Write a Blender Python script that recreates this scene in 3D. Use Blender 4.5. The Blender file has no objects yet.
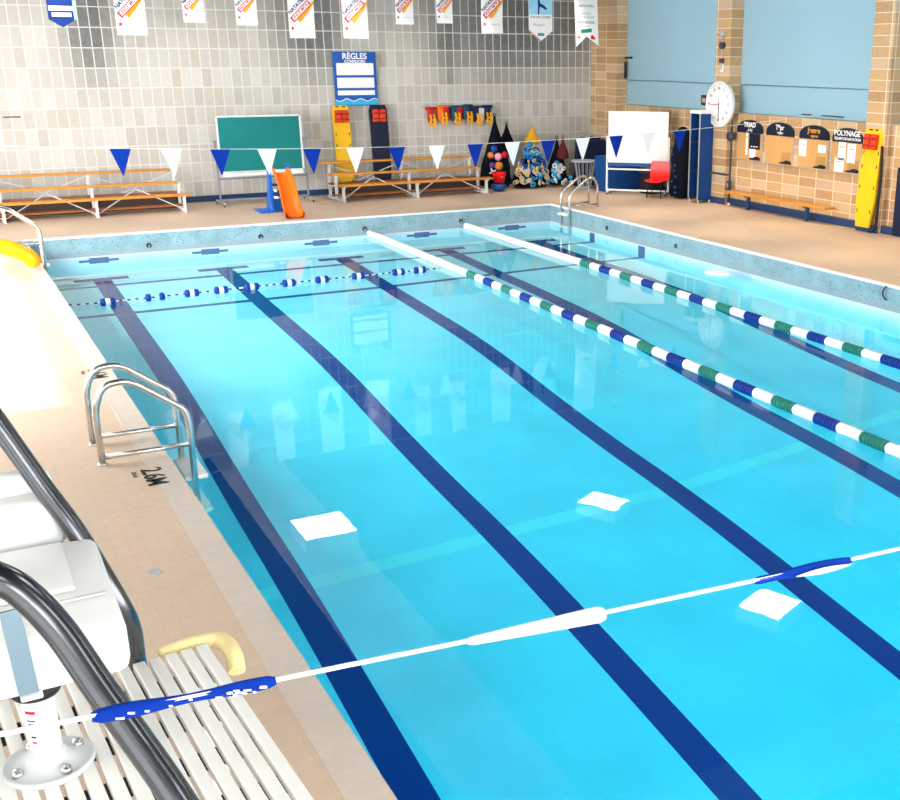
import bpy, bmesh, math, random
from mathutils import Vector, Matrix, Euler
PI = math.pi
rnd = random.Random(7)
SC = bpy.context.scene
COL = SC.collection
# ---------------------------------------------------------------- dimensions (metres, z = 0 is the water level)
ZD = 0.386        # deck level
WY = 4.25         # tiled end wall
PX = 14.88        # front of the brick pilasters
WX = 15.06        # brick side wall
XR = 11.30        # pool edge below the side wall
YE = -25.0        # near end of the pool
ZC = 6.0          # ceiling
XO = -4.0         # window wall
YN = -28.0        # wall behind
def XL(y): return 0.085 - 0.0078 * y      # pool edge along the near deck

# ---------------------------------------------------------------- materials
def new_mat(name):
    m = bpy.data.materials.new(name); m.use_nodes = True
    nt = m.node_tree; nt.nodes.clear()
    out = nt.nodes.new('ShaderNodeOutputMaterial')
    return m, nt, out
def node(nt, typ, **kw):
    n = nt.nodes.new(typ)
    for k, v in kw.items():
        if k.startswith('i_'):
            key = k[2:]
            key = int(key) if key.isdigit() else key.replace('_', ' ')
            n.inputs[key].default_value = v
        else: setattr(n, k, v)
    return n
def rgba(c): return (c[0], c[1], c[2], 1)
def mat(name, c, rough=.5, metal=0., var=.06, scale=8., spec=.25, bump=0.):
    m, nt, out = new_mat(name)
    L = nt.links
    b = node(nt, 'ShaderNodeBsdfPrincipled', i_Roughness=rough, i_Metallic=metal)
    b.inputs['Specular IOR Level'].default_value = spec
    tc = node(nt, 'ShaderNodeTexCoord')
    nz = node(nt, 'ShaderNodeTexNoise', i_Scale=scale, i_Detail=3.)
    L.new(tc.outputs['Object'], nz.inputs['Vector'])
    mx = node(nt, 'ShaderNodeMix', data_type='RGBA')
    mx.inputs[6].default_value = rgba([x * (1 - var) for x in c])
    mx.inputs[7].default_value = rgba([min(1, x * (1 + var)) for x in c])
    L.new(nz.outputs['Fac'], mx.inputs[0]); L.new(mx.outputs[2], b.inputs['Base Color'])
    if bump:
        bp = node(nt, 'ShaderNodeBump', i_Strength=bump, i_Distance=.01)
        L.new(nz.outputs['Fac'], bp.inputs['Height']); L.new(bp.outputs[0], b.inputs['Normal'])
    L.new(b.outputs[0], out.inputs[0])
    return m
def emit(name, c, s):
    m, nt, out = new_mat(name)
    e = node(nt, 'ShaderNodeEmission', i_Strength=s); e.inputs[0].default_value = rgba(c)
    nt.links.new(e.outputs[0], out.inputs[0]); return m
def math_(nt, op, a, b=None, c=None, clamp=False):
    n = node(nt, 'ShaderNodeMath', operation=op, use_clamp=clamp)
    for i, v in enumerate((a, b, c)):
        if v is None: continue
        if isinstance(v, (int, float)): n.inputs[i].default_value = v
        else: nt.links.new(v, n.inputs[i])
    return n.outputs[0]
def ramp(nt, fac, stops, mode='LINEAR'):
    n = node(nt, 'ShaderNodeValToRGB'); cr = n.color_ramp; cr.interpolation = mode
    while len(cr.elements) > 1: cr.elements.remove(cr.elements[-1])
    for i, (p, c) in enumerate(stops):
        e = cr.elements[0] if i == 0 else cr.elements.new(p)
        e.position = p; e.color = rgba(c) if len(c) == 3 else c
    nt.links.new(fac, n.inputs[0]); return n.outputs[0]
def mixc(nt, f, a, b):
    n = node(nt, 'ShaderNodeMix', data_type='RGBA')
    for i, v in ((0, f), (6, a), (7, b)):
        if isinstance(v, (int, float)): n.inputs[i].default_value = v
        elif isinstance(v, tuple): n.inputs[i].default_value = rgba(v)
        else: nt.links.new(v, n.inputs[i])
    return n.outputs[2]
def block_mat(name, bw, bh, u0, v0, gw, gh, grout, stops, rough, streaks=None, spec=.5):
    """stacked glazed blocks: u runs along the wall, v is the height; every block has its own glaze tone"""
    m, nt, out = new_mat(name); L = nt.links
    g = node(nt, 'ShaderNodeNewGeometry'); s = node(nt, 'ShaderNodeSeparateXYZ'); L.new(g.outputs['Position'], s.inputs[0])
    h = math_(nt, 'ADD', s.outputs[0], s.outputs[1])
    if streaks: h = s.outputs[0]
    u = math_(nt, 'DIVIDE', math_(nt, 'SUBTRACT', h, u0), bw)
    v = math_(nt, 'DIVIDE', math_(nt, 'SUBTRACT', s.outputs[2], v0), bh)
    fu, fv = math_(nt, 'FRACT', u), math_(nt, 'FRACT', v)
    cu, cv = math_(nt, 'FLOOR', u), math_(nt, 'FLOOR', v)
    gm = math_(nt, 'MAXIMUM', math_(nt, 'LESS_THAN', fu, gw), math_(nt, 'LESS_THAN', fv, gh))
    cc = node(nt, 'ShaderNodeCombineXYZ'); L.new(cu, cc.inputs[0]); L.new(cv, cc.inputs[1])
    wn = node(nt, 'ShaderNodeTexWhiteNoise', noise_dimensions='2D'); L.new(cc.outputs[0], wn.inputs['Vector'])
    col = ramp(nt, wn.outputs['Value'], stops)
    nz = node(nt, 'ShaderNodeTexNoise', i_Scale=9., i_Detail=3.); L.new(g.outputs['Position'], nz.inputs['Vector'])
    if streaks:  # darkens whole blocks towards the top in uneven vertical streaks
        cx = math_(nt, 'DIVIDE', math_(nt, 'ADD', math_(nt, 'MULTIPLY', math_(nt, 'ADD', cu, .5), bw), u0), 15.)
        sx = ramp(nt, cx, [(p / 15., (a, a, a)) for p, a in streaks])
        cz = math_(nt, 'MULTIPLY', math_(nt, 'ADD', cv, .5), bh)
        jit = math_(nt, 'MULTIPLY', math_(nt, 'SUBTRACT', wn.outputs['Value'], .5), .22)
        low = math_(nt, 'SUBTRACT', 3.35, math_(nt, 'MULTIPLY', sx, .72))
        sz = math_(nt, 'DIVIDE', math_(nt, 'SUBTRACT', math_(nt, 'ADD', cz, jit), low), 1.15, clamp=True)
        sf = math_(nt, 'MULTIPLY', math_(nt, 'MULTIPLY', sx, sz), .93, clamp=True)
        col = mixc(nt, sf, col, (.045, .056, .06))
    col = mixc(nt, math_(nt, 'MULTIPLY', nz.outputs['Fac'], .16), col, (.95, .93, .9))
    fin = mixc(nt, gm, col, grout)
    b = node(nt, 'ShaderNodeBsdfPrincipled'); b.inputs['Specular IOR Level'].default_value = spec
    L.new(fin, b.inputs['Base Color'])
    rg = math_(nt, 'ADD', rough, math_(nt, 'MULTIPLY', gm, .4)); L.new(rg, b.inputs['Roughness'])
    bp = node(nt, 'ShaderNodeBump', i_Strength=.35, i_Distance=.006)
    L.new(math_(nt, 'SUBTRACT', 1., gm), bp.inputs['Height']); L.new(bp.outputs[0], b.inputs['Normal'])
    L.new(b.outputs[0], out.inputs[0]); return m
def deck_mat(name, c, grout, t, gw, rough=.55):
    m, nt, out = new_mat(name); L = nt.links
    g = node(nt, 'ShaderNodeNewGeometry'); s = node(nt, 'ShaderNodeSeparateXYZ'); L.new(g.outputs['Position'], s.inputs[0])
    fu = math_(nt, 'FRACT', math_(nt, 'DIVIDE', s.outputs[0], t)); fv = math_(nt, 'FRACT', math_(nt, 'DIVIDE', s.outputs[1], t))
    gm = math_(nt, 'MAXIMUM', math_(nt, 'LESS_THAN', fu, gw), math_(nt, 'LESS_THAN', fv, gw))
    nz = node(nt, 'ShaderNodeTexNoise', i_Scale=.7, i_Detail=4.); L.new(g.outputs['Position'], nz.inputs['Vector'])
    n2 = node(nt, 'ShaderNodeTexNoise', i_Scale=14., i_Detail=2.); L.new(g.outputs['Position'], n2.inputs['Vector'])
    f = math_(nt, 'ADD', math_(nt, 'MULTIPLY', nz.outputs['Fac'], .7), math_(nt, 'MULTIPLY', n2.outputs['Fac'], .3))
    col = ramp(nt, f, [(.3, tuple(x * .86 for x in c)), (.7, tuple(min(1, x * 1.12) for x in c))])
    fin = mixc(nt, math_(nt, 'MULTIPLY', gm, .3), col, grout)
    b = node(nt, 'ShaderNodeBsdfPrincipled', i_Roughness=rough); L.new(fin, b.inputs['Base Color'])
    b.inputs['Specular IOR Level'].default_value = .3
    bp = node(nt, 'ShaderNodeBump', i_Strength=.15, i_Distance=.003)
    L.new(math_(nt, 'SUBTRACT', 1., gm), bp.inputs['Height']); L.new(bp.outputs[0], b.inputs['Normal'])
    L.new(b.outputs[0], out.inputs[0]); return m
def speckle_mat(name, c, dark, scale=9., thr=.62, rough=.35):
    m, nt, out = new_mat(name); L = nt.links
    g = node(nt, 'ShaderNodeNewGeometry'); s = node(nt, 'ShaderNodeSeparateXYZ'); L.new(g.outputs['Position'], s.inputs[0])
    vo = node(nt, 'ShaderNodeTexVoronoi', i_Scale=scale * 2.2); L.new(g.outputs['Position'], vo.inputs['Vector'])
    nz = node(nt, 'ShaderNodeTexNoise', i_Scale=3., i_Detail=4.); L.new(g.outputs['Position'], nz.inputs['Vector'])
    wl = node(nt, 'ShaderNodeTexNoise', i_Scale=16., i_Detail=4.); L.new(g.outputs['Position'], wl.inputs['Vector'])
    sp = math_(nt, 'LESS_THAN', vo.outputs['Distance'], .22)
    col = ramp(nt, nz.outputs['Fac'], [(.3, tuple(x * .82 for x in c)), (.7, tuple(min(1, x * 1.15) for x in c))])
    col = mixc(nt, math_(nt, 'MULTIPLY', sp, .75), col, dark)
    # scum line left by the water along the foot of the face
    wz = math_(nt, 'SUBTRACT', .10, s.outputs[2]); wz = math_(nt, 'DIVIDE', wz, .06, clamp=True)
    wf = math_(nt, 'MULTIPLY', wz, math_(nt, 'ADD', .25, wl.outputs['Fac']), clamp=True)
    col = mixc(nt, wf, col, (.30, .33, .35))
    b = node(nt, 'ShaderNodeBsdfPrincipled', i_Roughness=rough); L.new(col, b.inputs['Base Color'])
    L.new(b.outputs[0], out.inputs[0]); return m
def pool_mat(name, c, t=.2):
    m, nt, out = new_mat(name); L = nt.links
    g = node(nt, 'ShaderNodeNewGeometry'); s = node(nt, 'ShaderNodeSeparateXYZ'); L.new(g.outputs['Position'], s.inputs[0])
    fu = math_(nt, 'FRACT', math_(nt, 'DIVIDE', s.outputs[0], t)); fv = math_(nt, 'FRACT', math_(nt, 'DIVIDE', s.outputs[1], t))
    gm = math_(nt, 'MAXIMUM', math_(nt, 'LESS_THAN', fu, .04), math_(nt, 'LESS_THAN', fv, .04))
    nz = node(nt, 'ShaderNodeTexNoise', i_Scale=1.1, i_Detail=3.); L.new(g.outputs['Position'], nz.inputs['Vector'])
    col = ramp(nt, nz.outputs['Fac'], [(.3, tuple(x * .94 for x in c)), (.7, tuple(min(1, x * 1.05) for x in c))])
    col = mixc(nt, math_(nt, 'MULTIPLY', gm, .12), col, tuple(x * .7 for x in c))
    b = node(nt, 'ShaderNodeBsdfPrincipled', i_Roughness=.6); L.new(col, b.inputs['Base Color'])
    L.new(b.outputs[0], out.inputs[0]); return m
def water_mat(name):
    m, nt, out = new_mat(name); L = nt.links
    g = node(nt, 'ShaderNodeNewGeometry')
    nz = node(nt, 'ShaderNodeTexNoise', i_Scale=2.4, i_Detail=2.); L.new(g.outputs['Position'], nz.inputs['Vector'])
    bp = node(nt, 'ShaderNodeBump', i_Strength=.016, i_Distance=.03); L.new(nz.outputs['Fac'], bp.inputs['Height'])
    fr = node(nt, 'ShaderNodeFresnel', i_IOR=1.25)
    f = math_(nt, 'MULTIPLY', fr.outputs[0], math_(nt, 'SUBTRACT', 1., g.outputs['Backfacing']))
    tr = node(nt, 'ShaderNodeBsdfTransparent'); gl = node(nt, 'ShaderNodeBsdfGlossy', i_Roughness=.012)
    L.new(bp.outputs[0], gl.inputs['Normal'])
    ms = node(nt, 'ShaderNodeMixShader'); L.new(f, ms.inputs[0]); L.new(tr.outputs[0], ms.inputs[1]); L.new(gl.outputs[0], ms.inputs[2])
    L.new(ms.outputs[0], out.inputs['Surface'])
    va = node(nt, 'ShaderNodeVolumeAbsorption', i_Density=WATER_D); va.inputs[0].default_value = WATER_C
    L.new(va.outputs[0], out.inputs['Volume'])
    return m
WATER_D = .6; WATER_C = (0.0, .92, 1.0, 1)
MT = {}
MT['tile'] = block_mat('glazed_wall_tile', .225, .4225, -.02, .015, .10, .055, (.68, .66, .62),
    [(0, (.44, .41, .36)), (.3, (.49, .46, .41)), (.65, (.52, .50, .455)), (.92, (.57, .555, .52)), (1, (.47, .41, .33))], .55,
    streaks=[(0, .05), (1.4, .12), (1.9, .85), (2.3, 1.), (2.9, .4), (3.8, .08), (5.7, .15), (6.5, .7), (7.0, 1.), (7.5, .9), (8.1, .3), (9.4, .12), (10.1, .5), (10.6, 1.), (11.1, .75), (11.6, .9), (12.2, 1.), (13.0, 1.), (14, .9), (15, .8)], spec=.25)
MT['brick'] = block_mat('buff_glazed_brick', .55, .205, .15, .02, .04, .075, (.80, .66, .54),
    [(0, (.39, .20, .055)), (.35, (.49, .275, .085)), (.7, (.54, .33, .125)), (.9, (.62, .43, .24)), (1, (.46, .30, .17))], .3)
MT['deck'] = deck_mat('tan_deck_tile', (.56, .425, .315), (.43, .33, .25), .10, .06)
MT['coping'] = deck_mat('pale_coping_stone', (.56, .48, .41), (.35, .3, .26), 1.2, .006, .5)
MT['rim'] = mat('white_pool_rim', (.82, .82, .80), .4)
MT['speckle'] = speckle_mat('speckled_aqua_tile', (.24, .38, .43), (.03, .07, .10))
MT['plaster'] = pool_mat('pale_pool_tile', (.80, .86, .95))
MT['navy_tile'] = pool_mat('navy_lane_tile', (.0, .03, .24))
MT['white_tile'] = pool_mat('white_band_tile', (1., 1., 1.))
MT['water'] = water_mat('pool_water')
MT['ceil_dark'] = mat('dark_ceiling_deck', (.05, .06, .07), .8)
MT['ceil_white'] = mat('white_ceiling_panel', (.8, .8, .8), .7)
MT['wallpaint'] = mat('white_painted_wall', (.75, .75, .74), .6)
MT['blue_panel'] = mat('pale_blue_wall_panel', (.31, .50, .60), .35, var=.05, scale=.6)
MT['base_blue'] = mat('navy_cove_base', (.02, .05, .14), .4)
MT['sky'] = emit('daylight_rooflight', (1., .99, .97), .13)
def glow_glass(name, c, e):
    # clear pane: lets the sun through and carries the glow of the sky outside
    m, nt, out = new_mat(name)
    em = node(nt, 'ShaderNodeEmission', i_Strength=e); em.inputs[0].default_value = rgba(c)
    tr = node(nt, 'ShaderNodeBsdfTransparent'); ad = node(nt, 'ShaderNodeAddShader')
    nt.links.new(em.outputs[0], ad.inputs[0]); nt.links.new(tr.outputs[0], ad.inputs[1]); nt.links.new(ad.outputs[0], out.inputs[0]); return m
MT['win'] = glow_glass('daylight_window', (1., .99, .97), 4.6)
MT['win_shade'] = emit('shaded_daylight_window', (1., .98, .94), 1.2)
MT['lamp_dim'] = emit('dim_lamp_diffuser', (1, .97, .92), 4.5)
MT['win_front'] = emit('daylight_front_window', (1., .98, .94), 5.0)
MT['lamp'] = emit('lamp_diffuser', (1, .98, .95), 14.)
MT['steel'] = mat('stainless_steel', (.62, .61, .59), .22, 1., .05)
MT['steel_dull'] = mat('brushed_rail_steel', (.135, .145, .16), .22, 1., .02, 6.)
MT['white'] = mat('white_plastic', (.82, .83, .82), .35)
MT['white_slat'] = mat('white_slat_plastic', (.90, .89, .86), .45)
MT['white_metal'] = mat('white_painted_metal', (.78, .78, .79), .35)
MT['grey_metal'] = mat('grey_painted_metal', (.42, .44, .47), .4)
MT['alum'] = mat('aluminium', (.62, .63, .64), .35, .7)
MT['bench_frame'] = mat('pale_grey_bench_frame', (.66, .67, .69), .4)
MT['upright'] = mat('slate_grey_metal', (.20, .23, .28), .4)
MT['black'] = mat('black_rubber', (.015, .015, .018), .5)
MT['dark'] = mat('dark_steel', (.05, .055, .07), .4)
MT['wood'] = mat('varnished_orange_wood', (.62, .25, .03), .35, 0, .18, 5.)
MT['wood_dark'] = mat('brown_footboard_wood', (.30, .105, .035), .45, 0, .2, 5.)
MT['wood_shadow'] = mat('dark_board', (.05, .035, .03), .6)
MT['green'] = mat('green_chalkboard', (.003, .17, .165), .55, 0, .2, 2.)
MT['blue_plastic'] = mat('blue_plastic', (.01, .12, .55), .3)
MT['orange_plastic'] = mat('orange_plastic', (1., .15, .004), .18)
MT['flag_blue'] = mat('blue_pennant', (.002, .03, .30), .8, spec=.1)
def cloth(name, c):
    m = mat(name, c, .7, 0, .03); nt = m.node_tree
    b = [n for n in nt.nodes if n.type == 'BSDF_PRINCIPLED'][0]; out = [n for n in nt.nodes if n.type == 'OUTPUT_MATERIAL'][0]
    t = node(nt, 'ShaderNodeBsdfTranslucent'); t.inputs[0].default_value = rgba(c)
    mx = node(nt, 'ShaderNodeMixShader', i_0=.4); nt.links.new(b.outputs[0], mx.inputs[1]); nt.links.new(t.outputs[0], mx.inputs[2])
    nt.links.new(mx.outputs[0], out.inputs[0]); return m
MT['flag_white'] = cloth('white_pennant', (.97, .97, .97))
MT['rope'] = mat('white_rope', (.85, .85, .83), .6, bump=.2)
MT['float_blue'] = mat('blue_float', (.004, .035, .28), .4)
MT['float_green'] = mat('green_float', (.02, .22, .17), .35)
MT['float_white'] = mat('white_float', (.9, .9, .88), .3)
MT['yellow_board'] = mat('yellow_spineboard', (.88, .50, .01), .35)
MT['navy_board'] = mat('navy_spineboard', (.004, .009, .035), .4)
MT['orange_block'] = mat('orange_head_block', (.70, .05, .006), .45)
MT['red_dark'] = mat('dark_red_strap', (.32, .02, .01), .5)
MT['yellow_foam'] = mat('pale_yellow_foam', (.80, .68, .34), .8, bump=.3)
MT['yellow_tube'] = mat('yellow_plastic_tube', (.95, .42, .008), .2)
MT['cork'] = mat('tan_cork', (.60, .33, .12), .8, 0, .12, 25.)
MT['cork_dark'] = mat('dark_cork_patch', (.46, .25, .08), .8, 0, .12, 25.)
MT['header'] = mat('navy_header', (.006, .014, .035), .35)
MT['paper'] = mat('white_paper', (.86, .86, .85), .7, 0, .02)
MT['sign_blue'] = mat('royal_blue_sign', (.01, .09, .42), .35)
MT['sign_cyan'] = mat('cyan_wave', (.03, .42, .70), .35)
MT['txt_white'] = mat('white_lettering', (.9, .9, .9), .5)
MT['txt_red'] = mat('red_lettering', (.55, .01, .04), .5)
MT['txt_navy'] = mat('navy_lettering', (.01, .03, .14), .5)
MT['txt_grey'] = mat('grey_lettering', (.35, .36, .38), .5)
MT['txt_black'] = mat('black_lettering', (.02, .02, .02), .5)
MT['txt_orange'] = mat('orange_lettering', (.85, .35, .02), .5)
MT['txt_cyan'] = mat('teal_lettering', (.05, .35, .40), .5)
MT['banner_w'] = mat('white_banner_cloth', (.86, .86, .86), .6)
MT['banner_o'] = mat('orange_stripe', (.95, .33, .01), .6)
MT['banner_navy'] = mat('navy_banner_cloth', (.006, .03, .20), .6)
MT['banner_sky'] = mat('sky_blue_print', (.30, .62, .86), .6, 0, .25, 3.)
MT['vest_red'] = mat('red_vest_foam', (.50, .008, .02), .6)
MT['vest_orange'] = mat('orange_vest_foam', (.90, .16, .01), .6)
MT['vest_teal'] = mat('teal_vest_foam', (.008, .07, .12), .6)
MT['vest_navy'] = mat('navy_vest_foam', (.006, .012, .05), .6)
MT['vest_strap'] = mat('yellow_webbing', (.90, .42, .01), .6)
MT['net'] = mat('dark_netting', (.004, .006, .012), .9, spec=.1)
MT['yellow_net'] = mat('yellow_netting', (.62, .32, .01), .7)
MT['red'] = mat('red_plastic', (.80, .01, .008), .25)
MT['dkred'] = mat('maroon_cloth', (.10, .01, .015), .7)
MT['cream'] = mat('cream_foam', (.60, .46, .26), .8)
MT['cyan_foam'] = mat('cyan_foam', (.02, .28, .55), .8)
MT['blue_foam'] = mat('blue_foam', (.006, .06, .32), .8)
MT['grey_foam'] = mat('pale_grey_foam', (.62, .66, .68), .8)
MT['pink'] = mat('pink_rubber', (.78, .30, .42), .4)
MT['orange_ball'] = mat('orange_rubber', (.55, .20, .03), .4)
MT['purple'] = mat('purple_rubber', (.09, .03, .25), .4)
MT['mat_blue'] = mat('blue_vinyl', (.006, .062, .25), .4)
MT['steelblue'] = mat('blue_grey_steel_strap', (.22, .33, .42), .3, .8)
MT['clockface'] = mat('white_clock_face', (.88, .88, .88), .4)
# ---------------------------------------------------------------- mesh helpers
def frame_from(t, ref=None):
    t = t.normalized()
    r = ref or (Vector((0, 0, 1)) if abs(t.z) < .9 else Vector((1, 0, 0)))
    a = r.cross(t)
    if a.length < 1e-6: a = Vector((1, 0, 0)).cross(t)
    a.normalize(); return a, t.cross(a)
class MB:
    def __init__(s): s.b = bmesh.new(); s.mi = 0
    def face(s, vs, smooth=False):
        try: f = s.b.faces.new(vs)
        except ValueError: return None
        f.material_index = s.mi; f.smooth = smooth; return f
    def box(s, c, size, rot=None, bev=0.):
        r = rot or Matrix.Identity(3); c = Vector(c); hx, hy, hz = [x / 2 for x in size]
        if not bev:
            v = [s.b.verts.new(c + r @ Vector((x * hx, y * hy, z * hz))) for x in (-1, 1) for y in (-1, 1) for z in (-1, 1)]
            for q in ((0, 1, 3, 2), (4, 6, 7, 5), (0, 4, 5, 1), (2, 3, 7, 6), (0, 2, 6, 4), (1, 5, 7, 3)): s.face([v[i] for i in q])
            return s
        t = bmesh.new(); bmesh.ops.create_cube(t, size=1)
        for v in t.verts: v.co = Vector((v.co.x * size[0], v.co.y * size[1], v.co.z * size[2]))
        bmesh.ops.bevel(t, geom=t.edges[:], offset=bev, segments=3, profile=.5, affect='EDGES')
        return s.merge(t, Matrix.Translation(c) @ r.to_4x4(), True)
    def merge(s, t, M=None, smooth=False):
        M = M or Matrix.Identity(4); mp = {}
        for v in t.verts: mp[v] = s.b.verts.new(M @ v.co)
        for f in t.faces: s.face([mp[v] for v in f.verts], smooth)
        t.free(); return s
    def b2(s, x0, x1, y0, y1, z0, z1, bev=0.):
        return s.box(((x0 + x1) / 2, (y0 + y1) / 2, (z0 + z1) / 2), (abs(x1 - x0), abs(y1 - y0), abs(z1 - z0)), None, bev)
    def bar(s, a, b, w, h=None, ref=None, bev=0.):
        a, b = Vector(a), Vector(b); t = b - a; x, y = frame_from(t, ref)
        r = Matrix((x, y, t.normalized())).transposed()
        return s.box((a + b) / 2, (w, h or w, t.length), r, bev)
    def tube(s, pts, r, seg=12, caps=True, radii=None):
        P = [Vector(p) for p in pts]; n = len(P); rings = []
        t0 = (P[1] - P[0]).normalized(); a, bb = frame_from(t0)
        for i, p in enumerate(P):
            t = (P[min(i + 1, n - 1)] - P[max(i - 1, 0)]).normalized()
            a = (a - t * a.dot(t)).normalized(); c = t.cross(a); rr = radii[i] if radii else r
            rings.append([s.b.verts.new(p + (a * math.cos(k * 2 * PI / seg) + c * math.sin(k * 2 * PI / seg)) * rr) for k in range(seg)])
        for i in range(n - 1):
            for k in range(seg): s.face([rings[i][k], rings[i][(k + 1) % seg], rings[i + 1][(k + 1) % seg], rings[i + 1][k]], True)
        if caps: s.face(rings[0][::-1]); s.face(rings[-1])
        return s
    def lathe(s, prof, seg=20, M=None, smooth=True):
        M = M or Matrix.Identity(4); rings = []
        for (r, z) in prof:
            if r < 1e-6: rings.append([s.b.verts.new(M @ Vector((0, 0, z)))])
            else: rings.append([s.b.verts.new(M @ Vector((r * math.cos(k * 2 * PI / seg), r * math.sin(k * 2 * PI / seg), z))) for k in range(seg)])
        for a, b in zip(rings, rings[1:]):
            for k in range(seg):
                k2 = (k + 1) % seg
                if len(a) == 1 and len(b) == 1: continue
                if len(a) == 1: s.face([a[0], b[k2], b[k]][::-1], smooth)
                elif len(b) == 1: s.face([a[k], a[k2], b[0]], smooth)
                else: s.face([a[k], a[k2], b[k2], b[k]], smooth)
        if len(rings[0]) > 1: s.face(rings[0][::-1])
        if len(rings[-1]) > 1: s.face(rings[-1])
        return s
    def ball(s, c, r, seg=14, sc=(1, 1, 1)):
        pr = [(r * math.sin(PI * i / 8), -r * math.cos(PI * i / 8)) for i in range(9)]
        pr[0] = (0, -r); pr[-1] = (0, r)
        return s.lathe(pr, seg, Matrix.Translation(Vector(c)) @ Matrix.Diagonal((*sc, 1)))
    def torus(s, c, R, r, M=None, seg=14, rs=8):
        M = Matrix.Translation(Vector(c)) @ (M.to_4x4() if M else Matrix.Identity(4)); g = []
        for i in range(seg):
            a = 2 * PI * i / seg
            g.append([s.b.verts.new(M @ Vector(((R + r * math.cos(2 * PI * k / rs)) * math.cos(a), (R + r * math.cos(2 * PI * k / rs)) * math.sin(a), r * math.sin(2 * PI * k / rs)))) for k in range(rs)])
        for i in range(seg):
            for k in range(rs): s.face([g[i][k], g[(i + 1) % seg][k], g[(i + 1) % seg][(k + 1) % rs], g[i][(k + 1) % rs]], True)
        return s
    def prism(s, poly, d, M=None):
        """polygon in local xy extruded to z = d"""
        M = M or Matrix.Identity(4)
        a = [s.b.verts.new(M @ Vector((x, y, 0))) for x, y in poly]; b = [s.b.verts.new(M @ Vector((x, y, d))) for x, y in poly]
        s.face(a[::-1]); s.face(b); n = len(poly)
        for i in range(n): s.face([a[i], a[(i + 1) % n], b[(i + 1) % n], b[i]])
        return s
    def strip(s, rows, smooth=True, closed=False):
        g = [[s.b.verts.new(Vector(p)) for p in r] for r in rows]
        for a, b in zip(g, g[1:]):
            m = len(a)
            for k in range(m if closed else m - 1): s.face([a[k], a[(k + 1) % m], b[(k + 1) % m], b[k]], smooth)
        return s
    def build(s, name, material, parent=None, off=None, recalc=True):
        if off is not None:
            o_ = Vector(off)
            for v in s.b.verts: v.co -= o_
        if recalc: bmesh.ops.recalc_face_normals(s.b, faces=s.b.faces[:])
        me = bpy.data.meshes.new(name); s.b.to_mesh(me); s.b.free()
        for m in (material if isinstance(material, (list, tuple)) else [material]): me.materials.append(MT[m] if isinstance(m, str) else m)
        o = bpy.data.objects.new(name, me); COL.objects.link(o)
        if parent: o.parent = parent
        elif off is not None: o.location = off
        return o
def smooth_path(pts, r=.08, n=6):
    """polyline with its corners rounded to radius-like fillets"""
    P = [Vector(p) for p in pts]; out = [P[0]]
    for i in range(1, len(P) - 1):
        a, b, c = P[i - 1], P[i], P[i + 1]
        d = min(r, (a - b).length * .45, (c - b).length * .45)
        p0 = b + (a - b).normalized() * d; p2 = b + (c - b).normalized() * d
        for k in range(n + 1):
            t = k / n; out.append(p0 * (1 - t) ** 2 + b * 2 * t * (1 - t) + p2 * t * t)
    out.append(P[-1]); return out
def catmull(pts, n=8):
    P = [Vector(p) for p in pts]; Q = [2 * P[0] - P[1]] + P + [2 * P[-1] - P[-2]]; out = []
    for i in range(1, len(Q) - 2):
        p0, p1, p2, p3 = Q[i - 1:i + 3]
        for k in range(n):
            t = k / n
            out.append(.5 * ((2 * p1) + (p2 - p0) * t + (2 * p0 - 5 * p1 + 4 * p2 - p3) * t * t + (3 * p1 - p0 - 3 * p2 + p3) * t ** 3))
    out.append(P[-1]); return out
def tag(o, label=None, cat=None, group=None, kind=None):
    if label: o['label'] = label
    if cat: o['category'] = cat
    if group: o['group'] = group
    if kind: o['kind'] = kind
    return o
def thing(name, label, cat, loc=(0, 0, 0), rz=0., group=None):
    o = bpy.data.objects.new(name, None); COL.objects.link(o); o.empty_display_size = .1
    o.location = loc; o.rotation_euler = (0, 0, rz); return tag(o, label, cat, group)
def text(s, size, material, parent, M, name='lettering', ext=.0015, sx=1., align='CENTER', bold=0.):
    cu = bpy.data.curves.new('tmp', 'FONT'); cu.body = s; cu.size = size; cu.extrude = ext; cu.align_x = align; cu.align_y = 'CENTER'; cu.offset = bold
    t = bpy.data.objects.new('tmp', cu); COL.objects.link(t)
    bpy.context.view_layer.update()
    dg = bpy.context.evaluated_depsgraph_get()
    me = bpy.data.meshes.new_from_object(t.evaluated_get(dg)); bpy.data.objects.remove(t); bpy.data.curves.remove(cu)
    me.transform(M @ Matrix.Diagonal((sx, 1, 1, 1))); me.name = name
    me.materials.clear(); me.materials.append(MT[material])
    for p in me.polygons: p.material_index = 0
    o = bpy.data.objects.new(name, me); COL.objects.link(o); o.parent = parent; return o
def basis(x, y, z, o): # columns
    return Matrix(((x[0], y[0], z[0], o[0]), (x[1], y[1], z[1], o[1]), (x[2], y[2], z[2], o[2]), (0, 0, 0, 1)))
def face_y(o): return basis((1, 0, 0), (0, 0, 1), (0, -1, 0), o)      # local xy seen from the pool on the end wall
def face_x(o): return basis((0, -1, 0), (0, 0, 1), (-1, 0, 0), o)     # seen from the pool on the side wall
def flat_z(o): return basis((0, -1, 0), (1, 0, 0), (0, 0, 1), o)      # lying on the deck, read from the deck
def copy_tree(o, parent=None):
    c = o.copy(); COL.objects.link(c); c.parent = parent
    for ch in list(o.children): copy_tree(ch, c)
    return c
def struct(o): o['kind'] = 'structure'; return o
# ---------------------------------------------------------------- room shell
m = MB(); m.mi = 0
def poly(m, pts, mi=0):
    m.mi = mi; return m.face([m.b.verts.new(Vector(p)) for p in pts])
CW = .20
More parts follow.
